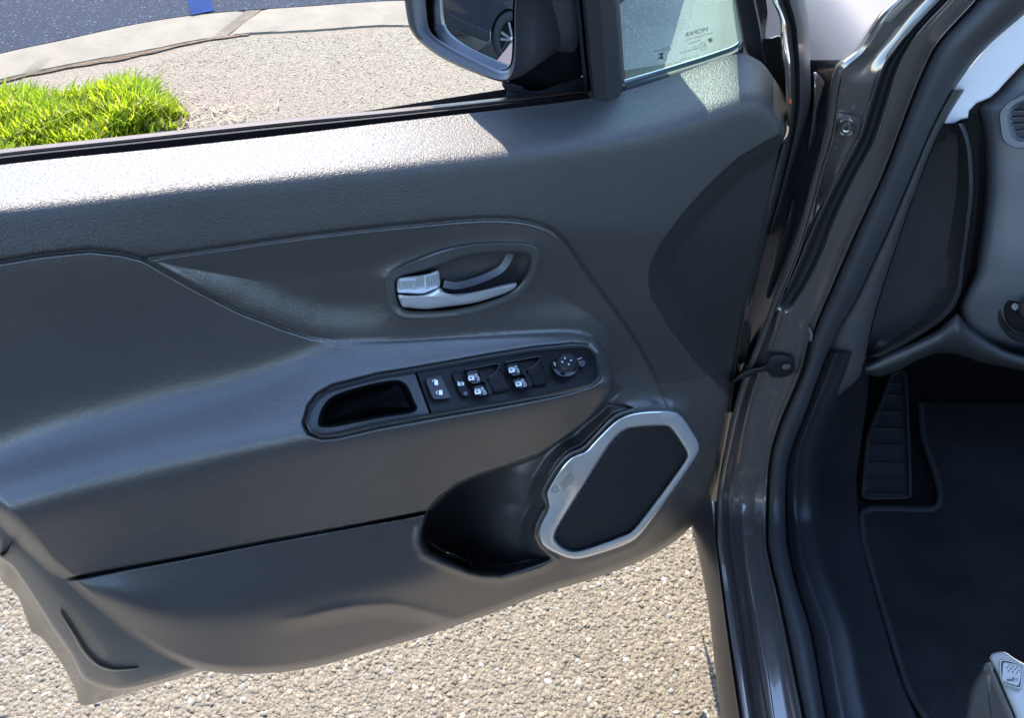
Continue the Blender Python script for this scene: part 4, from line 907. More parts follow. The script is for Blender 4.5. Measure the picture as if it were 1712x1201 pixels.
strip('door_weatherstrip', [(lambda y: wr(y)-2, -0.05), (wr, -0.026), (lerp(wr, ws, .3), -0.018), (lerp(wr, ws, .62), -0.020), (lerp(wr, ws, .9), -0.032), (ws, -0.05), (lambda y: ws(y)-1, -0.08)], -60, 394, 120, M['seal'], door)
om = np.array([(1318, 165), (1323, 165), (1324, 173), (1319, 174)]); rings('orange_mark', [at_w(om, -0.02), at_w(om, -0.007), at_w(inset(om, 1), -0.0065)], M['orange'], door, sharp=40)
# dark corner between quarter window and leading edge
cg = [(1276, 66), (1290, 62), (1305, 60), (1309, 90), (1314, 128), (1314, 165), (1296, 140), (1272, 108), (1262, 100)]
P = crom(cg, 50); R = [at_w(P, WG-0.02), at_w(P, WG+0.0), at_w(inset(P, 2), WG+0.002)]; rings('corner_gusset', R, M['black'], door)
# ================================================================== CAR BODY
JF, JZ = 0.755, 0.372
def JT(p, df=0.0, dz=None): return smin(t_f(p, JF+df), t_z(p, JZ-(df if dz is None else dz)), 0.05)
def dj(df, dz=None): return lambda p: JT(p, df, dz)
C0 = fy((1560, -90), (1520, -25), (1470, 24), (1432, 80), (1396, 113), (1377, 227), (1360, 287), (1345, 344), (1319, 430), (1292, 501), (1274, 550), (1255, 598), (1236, 650), (1222, 700), (1212, 750), (1203, 800), (1198, 840), (1196, 900), (1203, 960), (1213, 1040), (1225, 1120), (1237, 1201), (1256, 1330))
Ca = fy((1578, -90), (1534, -25), (1484, 28), (1446, 88), (1411, 122), (1392, 227), (1373, 290), (1358, 346), (1332, 430), (1303, 503), (1284, 552), (1266, 600), (1248, 650), (1234, 700), (1223, 750), (1213, 800), (1208, 840), (1208, 900), (1217, 960), (1229, 1040), (1242, 1120), (1254, 1201), (1274, 1330))
Cb = fy((1640, -90), (1590, -20), (1570, 0), (1508, 68), (1479, 109), (1459, 164), (1440, 225), (1408, 287), (1375, 352), (1349, 411), (1325, 467), (1304, 507), (1290, 556), (1274, 600), (1256, 650), (1243, 700), (1233, 750), (1224, 800), (1219, 840), (1220, 900), (1228, 960), (1241, 1040), (1253, 1120), (1266, 1201), (1287, 1330))
Cd = fy((1656, -90), (1602, -18), (1584, 0), (1528, 62), (1500, 112), (1480, 175), (1459, 237), (1430, 291), (1397, 360), (1370, 430), (1344, 480), (1318, 520), (1304, 562), (1289, 602), (1271, 650), (1257, 700), (1247, 750), (1240, 800), (1238, 840), (1240, 900), (1247, 960), (1259, 1040), (1272, 1120), (1285, 1201), (1306, 1330))
Ce = fy((1715, -90), (1650, -20), (1628, 5), (1563, 80), (1537, 135), (1518, 183), (1477, 291), (1431, 390), (1394, 475), (1364, 546), (1355, 572), (1346, 610), (1331, 650), (1313, 690), (1300, 725), (1291, 757), (1286, 800), (1284, 840), (1283, 900), (1291, 950), (1300, 985), (1322, 1088), (1345, 1201), (1372, 1330))
SK = fy((1830, -90), (1765, -40), (1724, 8), (1640, 84), (1590, 150), (1558, 210), (1514, 313), (1480, 392), (1462, 430), (1420, 517), (1404, 542), (1372, 620), (1345, 696), (1324, 750), (1315, 788), (1313, 840), (1314, 893), (1329, 975), (1352, 1050), (1370, 1148), (1379, 1201), (1402, 1330))
off = lambda f, d: (lambda y: f(y)+d)
fade_s = lambda y0, y1, a, b: (lambda p: a+(b-a)*smooth(y0, y1, p[:, 1]))
def dv(fn, extra=0.0): return lambda p: JT(p, fn(p)+extra)
chan = fade_s(470, 530, 0.026, 0.0)
def chan2(p): return 0.026*(1-smooth(480, 530, p[:, 1]))+0.012*smooth(760, 900, p[:, 1])
strip('drain_channel', [(lerp(Cb, Cd, -.06), dj(.012)), (lerp(Cb, Cd, .02), dj(-.003)), (lerp(Cb, Cd, .08), dj(-.0035)), (lerp(Cb, Cd, .16), dj(.004)), (lerp(Cb, Cd, .55), dj(.012)), (lerp(Cb, Cd, .88), dj(.004)), (lerp(Cb, Cd, .97), dj(-.004)), (lerp(Cb, Cd, 1.04), dj(.012))], -90, 512, 200, M['black'], caro, depth='t', sharp=None)
bead = lambda p: -0.010*smooth(800, 920, p[:, 1])
fl = lambda p: -0.006-0.004*smooth(700, 850, p[:, 1])
dent = lambda p: 0.008*np.exp(-((p[:, 1]-330)/40)**2)+0.006*np.exp(-((p[:, 1]-655)/45)**2)-0.006*np.exp(-((p[:, 1]-150)/50)**2)
hp = strip('hinge_pillar', [
    (off(C0, -6), dj(0.12)), (off(C0, -1), dj(0.035)), (C0, dj(0.010)), (lerp(C0, Ca, .35), dv(bead, .002)), (lerp(C0, Ca, .8), dv(bead)), (Ca, dv(bead, .002)),
    (lerp(Ca, Cb, .2), dv(dent, .006)), (lerp(Ca, Cb, .5), dv(dent, .009)), (lerp(Ca, Cb, .85), dv(dent, .006)), (Cb, dj(.001)),
    (lerp(Cb, Cd, .2), dv(chan2, -.004)), (lerp(Cb, Cd, .5), dv(chan2)), (lerp(Cb, Cd, .8), dv(chan2, -.004)), (Cd, dj(-.002)),
    (lerp(Cd, Ce, .08), dj(-.005)), (lerp(Cd, Ce, .3), dj(-.003)), (lerp(Cd, Ce, .6), dj(.001)), (lerp(Cd, Ce, .80), dj(.002)), (lerp(Cd, Ce, .87), dj(-.004)), (lerp(Cd, Ce, .92), dj(-.006)), (lerp(Cd, Ce, .96), dj(-.003)), (Ce, dj(.006)), (off(Ce, 4), dj(.03))],
    -90, 1330, 480, M['paint'], caro, depth='t', sharp=60)
for nm_, ca_, o_, y0_, y1_ in (('flange_glint_ridge', Ce, -2.5, -90, 560), ('flange_glint_ridge', Cb, -1.5, 60, 480), ('flange_glint_ridge', Cd, 2.5, -60, 500), ('flange_glint_ridge', Ca, 1.0, 130, 520)):  # half-round ridges added so the pillar's folds catch highlights
    strip(nm_, [(off(ca_, o_-1.9), dj(.004)), (off(ca_, o_-1.1), dj(-.0065)), (off(ca_, o_), dj(-.0085)), (off(ca_, o_+1.1), dj(-.0065)), (off(ca_, o_+1.9), dj(.004))], y0_, y1_, 160, M['paint'], caro, depth='t', sharp=None)
strip('door_seal', [(off(Ce, -3), dj(.02)), (off(Ce, 1), dj(.0)), (lerp(Ce, SK, .12), dj(-.012)), (lerp(Ce, SK, .32), dj(-.019)), (lerp(Ce, SK, .55), dj(-.020)), (lerp(Ce, SK, .78), dj(-.014)), (lerp(Ce, SK, .93), dj(-.004)), (SK, dj(.008)), (off(SK, 5), dj(.03))],
    -90, 1330, 360, M['seal'], caro, depth='t', sharp=None)
# raised bead along the sill between the seal and the step
s1 = fy((1262, 880), (1247, 905), (1250, 940), (1262, 1010), (1275, 1090), (1282, 1130), (1292, 1201), (1312, 1330))
strip('sill_bead', [(off(s1, -7), dj(.010)), (off(s1, -4.5), dj(-.005)), (s1, dj(-.009)), (off(s1, 3.5), dj(-.004)), (off(s1, 6), dj(.010))], 905, 1330, 160, M['paint'], caro, depth='t', sharp=None)
# rocker: outer skin below the doorway
q0 = fy((1120, 780), (1150, 850), (1161, 885), (1178, 960), (1190, 1028), (1198, 1107), (1209, 1201), (1228, 1330)); q1 = fy((1180, 790), (1186, 830), (1193, 880), (1200, 940), (1214, 1050), (1235, 1201), (1254, 1330))
rk = mat('satin_black_cladding', (0.016, 0.016, 0.019), 0.4, grain=('noise', 500, 0.2, 0.0006), var=0.3, dust=0.01)
strip('rocker_cladding', [(off(q0, -4), dj(.10, .14)), (q0, dj(.045, .075)), (lerp(q0, q1, .3), dj(.03, .05)), (lerp(q0, q1, .7), dj(.02, .03)), (off(q1, 2), dj(.012, .016))], 790, 1330, 160, rk, caro, depth='t', sharp=None)
strip('rocker_lip', [(off(q1, -1), dj(.016, .02)), (off(q1, 1), dj(.004)), (lerp(q1, C0, .35), dj(-.003)), (lerp(q1, C0, .7), dj(-.001)), (off(C0, 2), dj(.010))], 838, 1330, 140, M['paint'], caro, depth='t', sharp=None)
# black sheet standing for the shade between door and pillar, then the hinges
h0 = fy((1265, 60), (1290, 140), (1262, 300), (1240, 420), (1200, 560), (1185, 700), (1178, 880)); 
strip('gap_shade_sheet', [(off(h0, -20), dj(.13, .30)), (h0, dj(.10, .2)), (lerp(h0, C0, .6), dj(.085, .12)), (off(C0, 4), dj(.05, .05))], 100, 900, 120, rk, caro, depth='t', sharp=None)
hg = zc(1240, 120, 200/858, [(510, 20), (540, 5), (595, 75), (590, 130), (555, 250), (540, 330), (535, 420), (500, 540), (470, 540), (495, 420), (500, 300), (515, 200)])
P = crom(hg, 60); dd = lambda Q, l: at_t(Q, JT(Q, .055-l)); R = [dd(P, -.04), dd(P, 0.0), dd(inset(P, 2), .004), dd(P.mean(0)+(P-P.mean(0))*.5, .006)]
rings('upper_hinge', R, M['paint'], caro, sharp=None)
hg = [(1318, 352), (1326, 330), (1332, 338), (1330, 370), (1318, 415), (1296, 470), (1286, 500), (1280, 490), (1292, 440), (1300, 400), (1310, 385)]
P = crom(hg, 60); R = [dd(P, -.04), dd(P, -.01), dd(inset(P, 2), -.006), dd(P.mean(0)+(P-P.mean(0))*.5, -.005)]
rings('wiring_boot', R, M['rubber'], caro, sharp=None)
hg = zc(1180, 250, 300/801, [(130, 950), (165, 800), (185, 765), (205, 790), (200, 850), (175, 945), (150, 960)]); P = crom(hg, 50); R = [at_w(P, -.05), at_w(P, -.018), at_w(inset(P, 2), -.014), at_w(inset(P, 4), -.026)]
rings('lower_hinge_plate', R, M['paint'], door, cap=True, sharp=50)
# bolted plate and studs on the pillar
def on_p(Q, l): return at_t(Q, JT(Q, .009-l))
JTZ = (1300, 0, 412/1706); ap = lambda pts: np.array(zc(*JTZ, pts))
P = crom(ap([(405, 800), (450, 785), (560, 800), (585, 830), (560, 955), (540, 968), (420, 945), (395, 920)]), 60)
R = [on_p(P, -.01), on_p(P, .006), on_p(inset(P, 1.8), .009), on_p(P.mean(0)+(P-P.mean(0))*.5, .0092)]; rings('bolt_plate', R, M['paint'], caro)
c = ap([(475, 888)])[0]
R = [on_p(ell(c, 17, 16), .006), on_p(ell(c, 16.4, 15.4), .012), on_p(ell(c, 14, 13), .0145), on_p(ell(c, 12, 11), .0120), on_p(ell(c, 9.6, 9.0), .0120), on_p(ell(c, 9.0, 8.4), .0175), on_p(ell(c, 7.2, 6.6), .019), on_p(ell(c, 4.0, 3.8), .0185), on_p(ell(c, 3.2, 3.0), .0145)]
rings('hinge_bolt', R, M['paint'], caro, sharp=30)
for q in ([(375, 845), (395, 850), (352, 985), (330, 990)], [(575, 850), (592, 855), (565, 960), (543, 960)]):
    P = ap(q); R = [on_p(P, -.004), on_p(P, .006), on_p(inset(P, .8), .0075)]; rings('locating_tab', R, M['paint'], caro, sharp=40)
for (x, y), r in (((395, 1022), 5.2), ((562, 712), 4.6)):
    c = ap([(x, y)])[0]; R = [on_p(ell(c, r, r*.9, 20), -.002), on_p(ell(c, r*.95, r*.85, 20), .003), on_p(ell(c, r*.6, r*.5, 20), .0048), on_p(ell(c, r*.3, r*.25, 20), .003)]; rings('weld_stud', R, M['paint'], caro, sharp=40)
# door check strap
on_j = lambda Q, l: at_t(Q, JT(Q, -l))
cs = np.array(zc(1180, 250, 300/801, [(118, 1030), (180, 985), (260, 965), (285, 925), (330, 915), (380, 930), (392, 965), (380, 1000), (330, 1018), (285, 1005), (262, 990), (190, 1015), (122, 1040)]))
P = crom(cs, 90); R = [on_j(P, -.012), on_j(P, .010), on_j(inset(P, 1.5), .013), on_j(inset(P, 3.0), .0135)]
rings('check_strap', R, M['bezel'], caro, cap=True, sharp=40)
P = crom(zc(1180, 250, 300/801, [(272, 925), (290, 905), (340, 905), (390, 925), (398, 965), (392, 1000), (335, 1020), (280, 1008)]), 50); R = [on_j(P, -.006), on_j(P, .004), on_j(inset(P, 1.5), .006)]; rings('strap_bracket', R, M['rubber'], caro, sharp=40)
c = zc(1180, 250, 300/801, [(360, 970)])[0]; R = [on_j(ell(c, 8.5, 5.5, 30), .010), on_j(ell(c, 8, 5, 30), .018), on_j(ell(c, 6, 3.6, 30), .0195)]; rings('strap_bolt', R, M['steel'], caro, sharp=40)
c = zc(1180, 250, 300/801, [(300, 1085)])[0]; pl = mat('paint_plug', (0.30, 0.2, 0.18), 0.35, coat=0.5); R = [on_j(ell(c, 13, 4.4, 30), -.001), on_j(ell(c, 12, 4, 30), .002), on_j(ell(c, 9, 2.6, 30), .003)]; rings('drain_plug', R, M['paint'], caro, sharp=40)
# pinch-weld clip at the flange
P = np.array(zc(1180, 250, 300/801, [(455, 790), (468, 800), (480, 830), (472, 858), (462, 855), (466, 830)])); R = [on_j(P, -.004), on_j(P, .010), on_j(inset(P, .8), .011)]; rings('flange_clip', R, M['alloy'], caro, sharp=40)
# wing and bonnet beyond the pillar
def wing_sheet():
    pts = [(1325, -120), (1440, -120), (1436, -10), (1450, 10), (1461, 27), (1424, 58), (1386, 82), (1371, 96), (1350, 80), (1338, 30), (1268, 66), (1270, -10)]
    tt = lambda Q: t_z(Q, 0.985)
    P = crom(pts, 90, True); top = at_z(P, 0.985); c = top.mean(0)
    return [top-np.array([0, 0, .05]), top-np.array([0, 0, .006]), at_z(inset(P, 2), 0.99), at_z(P.mean(0)+(P-P.mean(0))*.5, 0.992)]
ZW = 0.90
V = []
for f in np.linspace(0.86, 2.1, 26):
    for k, (r, z) in enumerate(((0.37, .24), (0.345, ZW-.28), (0.345, ZW-.06), (0.352, ZW-.018), (0.38, ZW+.004), (0.48, ZW+.02), (0.62, ZW+.03))):
        V.append(car(f, r+0.03*((f-1.5)/.6)**2, (z-0.05*max(0, f-1.3)) if z > .5 else (.24+.45*math.sin(min(1, max(0, (f-1.02)/.8))*math.pi))))
new_obj('front_wing', np.array(V), grid_faces(26, 7), M['wing'], caro)
V = []
for f in np.linspace(1.02, 2.1, 22):
    for r in np.linspace(0.63, 1.75, 12): V.append(car(f, r, ZW+.035+0.05*math.sin((r-.63)/1.12*math.pi)**.5-0.06*max(0, f-1.3)))
new_obj('bonnet', np.array(V), grid_faces(22, 12), M['wing'], caro)
# front wheel tyre seen below the door
def lathe(name, prof, centre, axis, m, parent, n=48, sharp=40):
    a = Vector(axis).normalized(); u = Vector((0, 0, 1)); v = a.cross(u).normalized()
    V = []
    for h, r in prof:
        for k in range(n):
            t = 2*math.pi*k/n; q = Vector([float(x) for x in centre])+a*h+(u*math.cos(t)+v*math.sin(t))*r; V.append(tuple(q))
    return new_obj(name, np.array(V), grid_faces(len(prof), n, True), m, parent, sharp=sharp)
def wheel(name, centre, outward, parent, mt=None, spokes=10, R=0.34):
    w = thing(name, None, None, (0, 0, 0)); w.parent = parent; w.location = Vector([float(x) for x in centre])-wloc(parent)
    lathe('tyre', [(-.21, .20), (-.21, R-.04), (-.19, R-.005), (-.14, R), (-.07, R), (-.02, R-.006), (0, R-.03), (.005, R-.07), (-.005, R-.105), (-.04, R-.115)], centre, outward, M['tyre'], w)
    lathe('rim', [(-.04, R-.108), (-.004, R-.108), (-.006, R-.122), (-.07, R-.13), (-.08, .05), (-.08, .001)], centre, outward, M['gloss'], w)
    a = Vector(outward).normalized(); u = Vector((0, 0, 1)); v = a.cross(u).normalized(); c = Vector([float(x) for x in centre])
    for k in range(spokes):
        t = 2*math.pi*(k+.5*0)/spokes+(0.12 if k % 2 else -0.12); d = u*math.cos(t)+v*math.sin(t); s = a.cross(d)
        P = [c+d*.035+s*.012, c+d*.035-s*.012, c+d*(R-.115)-s*.016, c+d*(R-.115)+s*.016]
        bm = bmesh.new(); lo = [bm.verts.new(p-a*.05) for p in P]; hi = [bm.verts.new(p-a*(.004 if i < 2 else .012)) for i, p in enumerate(P)]
        bm.faces.new(hi); 
        for i in range(4): bm.faces.new((lo[i], lo[(i+1) % 4], hi[(i+1) % 4], hi[i]))
        from_bm('spoke', bm, mt or M['alloy'], w, smoothing=False)
    lathe('hub_cap', [(-.05, .045), (.0, .045), (.006, .038), (.008, .001)], centre, outward, mt or M['alloy'], w, 24)
    return w
wheel('front_wheel', car(1.42, 0.36, 0.34), (-CR).tolist(), caro)
# light pillar trim
pt = [(1740, 0), (1712, 16), (1650, 74), (1600, 135), (1576, 175), (1557, 212), (1590, 217), (1596, 207), (1605, 200), (1618, 197), (1620, 185), (1633, 172), (1655, 163), (1670, 150), (1690, 125), (1712, 104), (1760, 60)]
P = np.array(pt, float); dp_ = lambda Q, l: at_t(Q, JT(Q, .055-l)); R = [dp_(P, -.06), dp_(P, 0), dp_(inset(P, 2.5), .004)]
bm = bmesh.new(); 
rr = [[bm.verts.new(p) for p in ring] for ring in R]
for a_, b_ in zip(rr, rr[1:]):
    for k in range(len(pt)): bm.faces.new((a_[k], a_[(k+1) % len(pt)], b_[(k+1) % len(pt)], b_[k]))
bmesh.ops.triangle_fill(bm, use_beauty=True, edges=[bm.edges.get((rr[-1][k], rr[-1][(k+1) % len(pt)])) for k in range(len(pt))])
from_bm('windscreen_pillar_trim', bm, M['pillar'], caro, sharp=40)
# grey strip of trim inside the seal, then the dark end panel of the dash
K2 = fy((1640, 110), (1600, 170), (1573, 217), (1522, 342), (1497, 415), (1470, 497), (1455, 556), (1450, 590), (1440, 625), (1410, 655), (1365, 690), (1346, 705))
kick = mat('kick_panel_plastic', (0.040, 0.038, 0.037), 0.48, grain=('leather', 700, 0.2, 0.0005), var=0.1)
strip('kick_panel', [(off(SK, -3), dj(.03)), (off(SK, 2), dj(.015)), (lerp(SK, K2, .3), dj(.010)), (lerp(SK, K2, .7), dj(.016)), (off(K2, -3), dj(.028)), (K2, dj(.05))], 150, 700, 160, kick, caro, depth='t', sharp=None)
R0 = fy((1596, 205), (1606, 225), (1613, 252), (1616, 313), (1611, 374), (1602, 435), (1597, 475), (1583, 505), (1562, 529), (1526, 555), (1482, 579), (1450, 597))
R1 = fy((1606, 196), (1618, 225), (1624, 252), (1627, 313), (1621, 374), (1613, 435), (1608, 480), (1596, 512), (1575, 536), (1537, 562), (1492, 588), (1452, 606))
R2 = fy((1622, 186), (1636, 205), (1643, 232), (1645, 300), (1643, 333), (1638, 390), (1634, 415), (1629, 455), (1612, 490), (1603, 512), (1598, 540), (1584, 556), (1545, 580), (1500, 604), (1466, 626))
strip('dash_end_panel', [(off(K2, -6), dj(.075)), (lerp(K2, R0, .02), dj(.045)), (lerp(K2, R0, .35), dj(.050)), (lerp(K2, R0, .8), dj(.045)), (lerp(K2, R0, .93), dj(.036)), (R0, dj(.026)), (lerp(R0, R1, .4), dj(.020)), (lerp(R0, R1, .8), dj(.024)), (R1, dj(.036)), (off(R1, 1), dj(.08))], 206, 597, 150, M['dashdark'], caro, depth='t', sharp=50)
strip('dash_gap', [(off(R0, 1), dj(.085)), (lerp(R1, R2, .5), dj(.080)), (off(R2, 4), dj(.085))], 190, 606, 100, M['dashdark'], caro, depth='t')
# dashboard body
RE = lambda y: np.zeros(np.shape(y))+1790.0
D0 = fy((1745, 78), (1712, 104), (1688, 128), (1668, 150), (1650, 166), (1634, 182), (1640, 215), (1644, 260), (1645, 310), (1641, 360), (1635, 415), (1628, 455), (1611, 490), (1602, 520), (1604, 545), (1632, 568), (1668, 586), (1712, 600), (1770, 612))
def dsh(p, e=0.0): y = p[:, 1]; return JT(p, .075+e-0.045*np.exp(-((y-470)/120)**2)+0.07*smooth(560, 640, y)-0.04*smooth(120, 300, y)*(1-smooth(300, 480, y))*0.5)
dx = lambda d, e: ((lambda y: np.minimum(D0(y)+d, 1785)), (lambda p: dsh(p, e)))
strip('dashboard', [dx(0, .10), dx(1, .04), dx(5, .018), dx(12, .006), dx(24, .0), dx(45, -.004), dx(80, -.008), (RE, lambda p: dsh(p, -.015))], 80, 610, 180, M['dash'], caro, depth='t', sharp=None)
# lower lip of the dash
l0 = fx((1447, 612), (1480, 594), (1530, 572), (1572, 550), (1592, 532), (1600, 526), (1612, 540), (1640, 562), (1680, 586), (1720, 598), (1790, 606)); l1 = fx((1447, 622), (1466, 628), (1500, 618), (1540, 598), (1575, 588), (1605, 592), (1640, 604), (1680, 612), (1720, 620), (1790, 630))
strip('dash_lower_edge', [(off(l0, -3), dj(.07)), (l0, dj(.030)), (lerp(l0, l1, .5), dj(.022)), (lerp(l0, l1, .85), dj(.028)), (l1, dj(.04)), (off(l1, 2), dj(.14))], 1447, 1790, 90, M['dashdark'], caro, axis='x', depth='t', sharp=None)
# air vent
VZ = (1420, 150, 292/716); od = lambda Q, l: at_t(Q, dsh(Q, -.014)-l*0.9)
vo = np.array(zc(*VZ, [(615, 105), (625, 78), (655, 48), (700, 25), (760, 5), (850, 0), (850, 235), (760, 238), (690, 240), (650, 226), (624, 190)])); vi = np.array(zc(*VZ, [(668, 120), (672, 88), (700, 62), (760, 45), (840, 40), (840, 190), (760, 192), (715, 195), (690, 188), (680, 165)]))
O, I = crom(vo, 80), crom(vi, 80); I = al(O, I)
R = [od(O, -.004), od(O, .006), od(inset(O, 1.5), .010), od(O*.4+I*.6, .010), od(I, .003), od(inset(I, 1), .0022), od(inset(I, 8), .002)]
vent = sub('air_vent', od(np.array([(1700, 205)]), 0)[0])
rings('vent_ring', R[:5], M['dash'], vent, cap=False); rings('duct_shade_plate', R[4:], M['black'], vent)  # black plate without recess: the duct's inner shade put into its colour
for yv in (83, 110, 137, 165):
    q = np.array(zc(*VZ, [(668, yv+4), (850, yv-10), (850, yv-4), (668, yv+10)])); R = [od(q, .001), od(q, .006), od(inset(q, .5), .007)]; rings('vent_slat', R, M['rim'], vent, sharp=40)
# light switch knob
kc = np.array([1716., 518.]); knob = sub('headlight_switch', od(np.array([kc]), 0)[0])
od2 = lambda Q, l: at_t(Q, JT(Q, .030-l))
R = [od2(ell(kc, 54, 56, 64), -.02), od2(ell(kc, 50, 52, 64), -.004), od2(ell(kc, 44, 46, 64), .001), od2(ell(kc, 41, 43, 64), -.004), od2(ell(kc, 37, 39, 64), -.004)]; rings('switch_surround', R, M['rim'], knob, cap=False)
R = [od2(ell(kc, 38, 40, 64), -.006), od2(ell(kc, 37, 39, 64), .003), od2(ell(kc, 34, 36, 64), .005), od2(ell(kc, 20, 21, 64), .0055)]; rings('switch_dial', R, M['bezel'], knob)
R = [od2(ell(kc+[4, 0], 19, 20, 40), .003), od2(ell(kc+[4, 0], 17, 18, 40), .018), od2(ell(kc+[4, 0], 13, 14, 40), .021)]; rings('turn_grip', R, M['rim'], knob)
sx, sy = zc(*VZ, [(680, 890)])[0]
poly_print('sun_icon', arc((sx, sy), 3.0, 0, 2*math.pi, 16, 1.1)+[[(sx+4*math.cos(a)-.6*math.sin(a), sy+4*math.sin(a)+.6*math.cos(a)), (sx+4*math.cos(a)+.6*math.sin(a), sy+4*math.sin(a)-.6*math.cos(a)), (sx+6*math.cos(a)+.6*math.sin(a), sy+6*math.sin(a)-.6*math.cos(a)), (sx+6*math.cos(a)-.6*math.sin(a), sy+6*math.sin(a)+.6*math.cos(a))] for a in np.arange(8)*math.pi/4], lambda q: od2(q, .0075), M['icon'], knob)
# sill plate, carpet side and floor
E1 = fy((1440, 540), (1400, 640), (1362, 720), (1352, 760), (1350, 840), (1358, 900), (1370, 945), (1392, 1000), (1415, 1060), (1432, 1150), (1443, 1201), (1470, 1330))
E2 = fy((1452, 540), (1450, 640), (1436, 750), (1430, 800), (1433, 863), (1449, 945), (1475, 1040), (1500, 1126), (1530, 1201), (1580, 1330))
def kf_(f, z): return lambda p: smin(t_f(p, f), t_z(p, z), .05)
strip('sill_plate', [(off(SK, -4), dj(.03)), (off(SK, 1), dj(.012)), (lerp(SK, E1, .12), dj(.004)), (lerp(SK, E1, .3), dj(.002)), (lerp(SK, E1, .42), dj(-.004)), (lerp(SK, E1, .52), dj(-.003)), (lerp(SK, E1, .62), dj(.002)), (lerp(SK, E1, .92), dj(.004)), (E1, dj(.004)), (lerp(E1, E2, .12), dj(.010)), (lerp(E1, E2, .3), kf_(.83, .340)), (lerp(E1, E2, .6), kf_(.9, .315)), (off(E2, 2), kf_(.95, .302))], 590, 1330, 240, M['scuff'], caro, depth='t', sharp=None)
XE = lambda y: np.zeros(np.shape(y))+2050.0
FLZ = 0.292
fw = lambda p: smin(t_f(p, 1.22), t_z(p, FLZ), .10)
strip('footwell_carpet', [(off(E2, -14), lambda p: fw(p)), *[(lerp(E2, XE, float(q_)), fw) for q_ in np.linspace(.03, 1, 36)]], 540, 1330, 120, M['carpet'], caro, depth='t', sharp=None)
# footrest
FZ = (1400, 580, 312/603); fzp = lambda pts: np.array(zc(*FZ, pts))
ft = lambda Q, l: at_t(Q, np.minimum(fw(Q)-.012, t_f(Q, 1.02)+0.16*smooth(840, 600, Q[:, 1]))-l)
fr = sub('footrest', ft(fzp([(160, 300)]), 0)[0])
P = crom(fzp([(172, 85), (138, 175), (112, 240), (95, 290), (84, 400), (78, 475), (95, 493), (160, 494), (225, 491), (241, 472), (238, 360), (232, 230), (222, 85)]), 90)
R = [ft(P, -.05), ft(P, .004), ft(inset(P, 2), .008), ft(inset(P, 5), .008), ft(inset(P, 7.5), .002), ft(P.mean(0)+(inset(P, 7.5)-P.mean(0))*.5, .002)]; rings('footrest_pad', R, M['rest'], fr)
for k, yv in enumerate((112, 150, 205, 258, 312, 370, 425, 472)):
    xl = np.interp(yv, [85, 200, 300, 420, 480], [172, 135, 112, 102, 100]); xr = np.interp(yv, [85, 300, 480], [205, 212, 215])
    q = fzp([(xl, yv), (xr, yv+2), (xr, yv+11), (xl, yv+9)]); R = [ft(q, -.004), ft(q, .006), ft(inset(q, 1.2), .0085)]; rings('grip_rib', R, M['rest'], fr, sharp=40)
# seat corner with its massage-style switch
ST = (1560, 1020, 152/1009); sp_ = lambda pts: np.array(zc(*ST, pts))
s_top = lambda Q, l: at_t(Q, 0.80-0.10*(Q[:, 1]-1150)/300.0*0-l+0.00035*np.clip(1640-Q[:, 0], 0, 200))
st = sub('seat_base', s_top(np.array([(1690, 1150)]), 0)[0])
Z_ = lambda Q, z: at_z(Q, z)
SZ = 0.56
rim_ = sp_([(625, 535), (640, 500), (690, 478), (760, 470), (820, 482), (900, 540), (1010, 600), (1300, 760), (1600, 1000), (1600, 1700), (1050, 1700), (960, 1350), (900, 1150), (800, 920), (720, 720), (660, 600)])
P = crom(rim_, 90)
R = [at_t(P, t_z(P, SZ)+.08), Z_(P, SZ-.010), Z_(inset(P, 1.5), SZ-.003), Z_(inset(P, 5), SZ), Z_(P.mean(0)+(P-P.mean(0))*.5, SZ+.002)]; rings('seat_side_cap', R, M['seat'], st, sharp=None)
outl = sp_([(625, 535), (590, 600), (530, 690), (470, 780), (410, 920), (380, 1100), (360, 1250), (340, 1700), (1050, 1700), (960, 1350), (900, 1150), (800, 920), (720, 720), (660, 600)])
P = crom(outl, 110); bfun = lambda Q, l: at_t(Q, t_z(Q, SZ-.012)+.0012*np.clip(1650+(Q[:, 1]-1100)*.45-Q[:, 0], 0, 90)-l)
R = [bfun(P, -.06), bfun(P, -.012), bfun(inset(P, 3), -.003), bfun(inset(P, 8), .001), bfun(inset(P, 14), .0)]; rings('seat_side_shield', R, mat('dark_seat_plastic', (0.10, 0.09, 0.08), 0.3, coat=0.3, grain=('noise', 30, 0.05, 0.003)), st, sharp=None)
P = crom(sp_([(735, 590), (760, 552), (830, 555), (960, 590), (1010, 625), (1000, 760), (985, 860), (960, 885), (900, 870), (790, 830), (750, 790), (735, 700)]), 60)
R = [Z_(P, SZ), Z_(P, SZ+.004), Z_(inset(P, 1.2), SZ+.006), Z_(inset(P, 3.2), SZ+.0062), Z_(inset(P, 4.2), SZ+.0035)]; rings('switch_frame', R, M['seat'], st, cap=False)
P = crom(sp_([(770, 610), (785, 585), (840, 590), (950, 612), (985, 645), (975, 760), (955, 835), (930, 850), (860, 830), (780, 800), (760, 770)]), 60)
R = [Z_(P, SZ+.001), Z_(P, SZ+.006), Z_(inset(P, 1.5), SZ+.0085), Z_(P.mean(0)+(P-P.mean(0))*.5, SZ+.0085)]; rings('lumbar_switch', R, M['seat'], st)
dk = mat('dark_print', (0.05, 0.05, 0.05), 0.6); zp = lambda q: at_z(q, SZ+.0092)
dots = [(848, 614), (892, 625), (935, 636), (826, 640), (868, 651), (912, 663), (955, 674), (845, 680), (887, 691), (930, 702)]
poly_print('dot_pattern', [list(map(tuple, ell(sp_([d_])[0], 1.5, 1.2, 10))) for d_ in dots], zp, dk, st)
x, y = sp_([(870, 780)])[0]
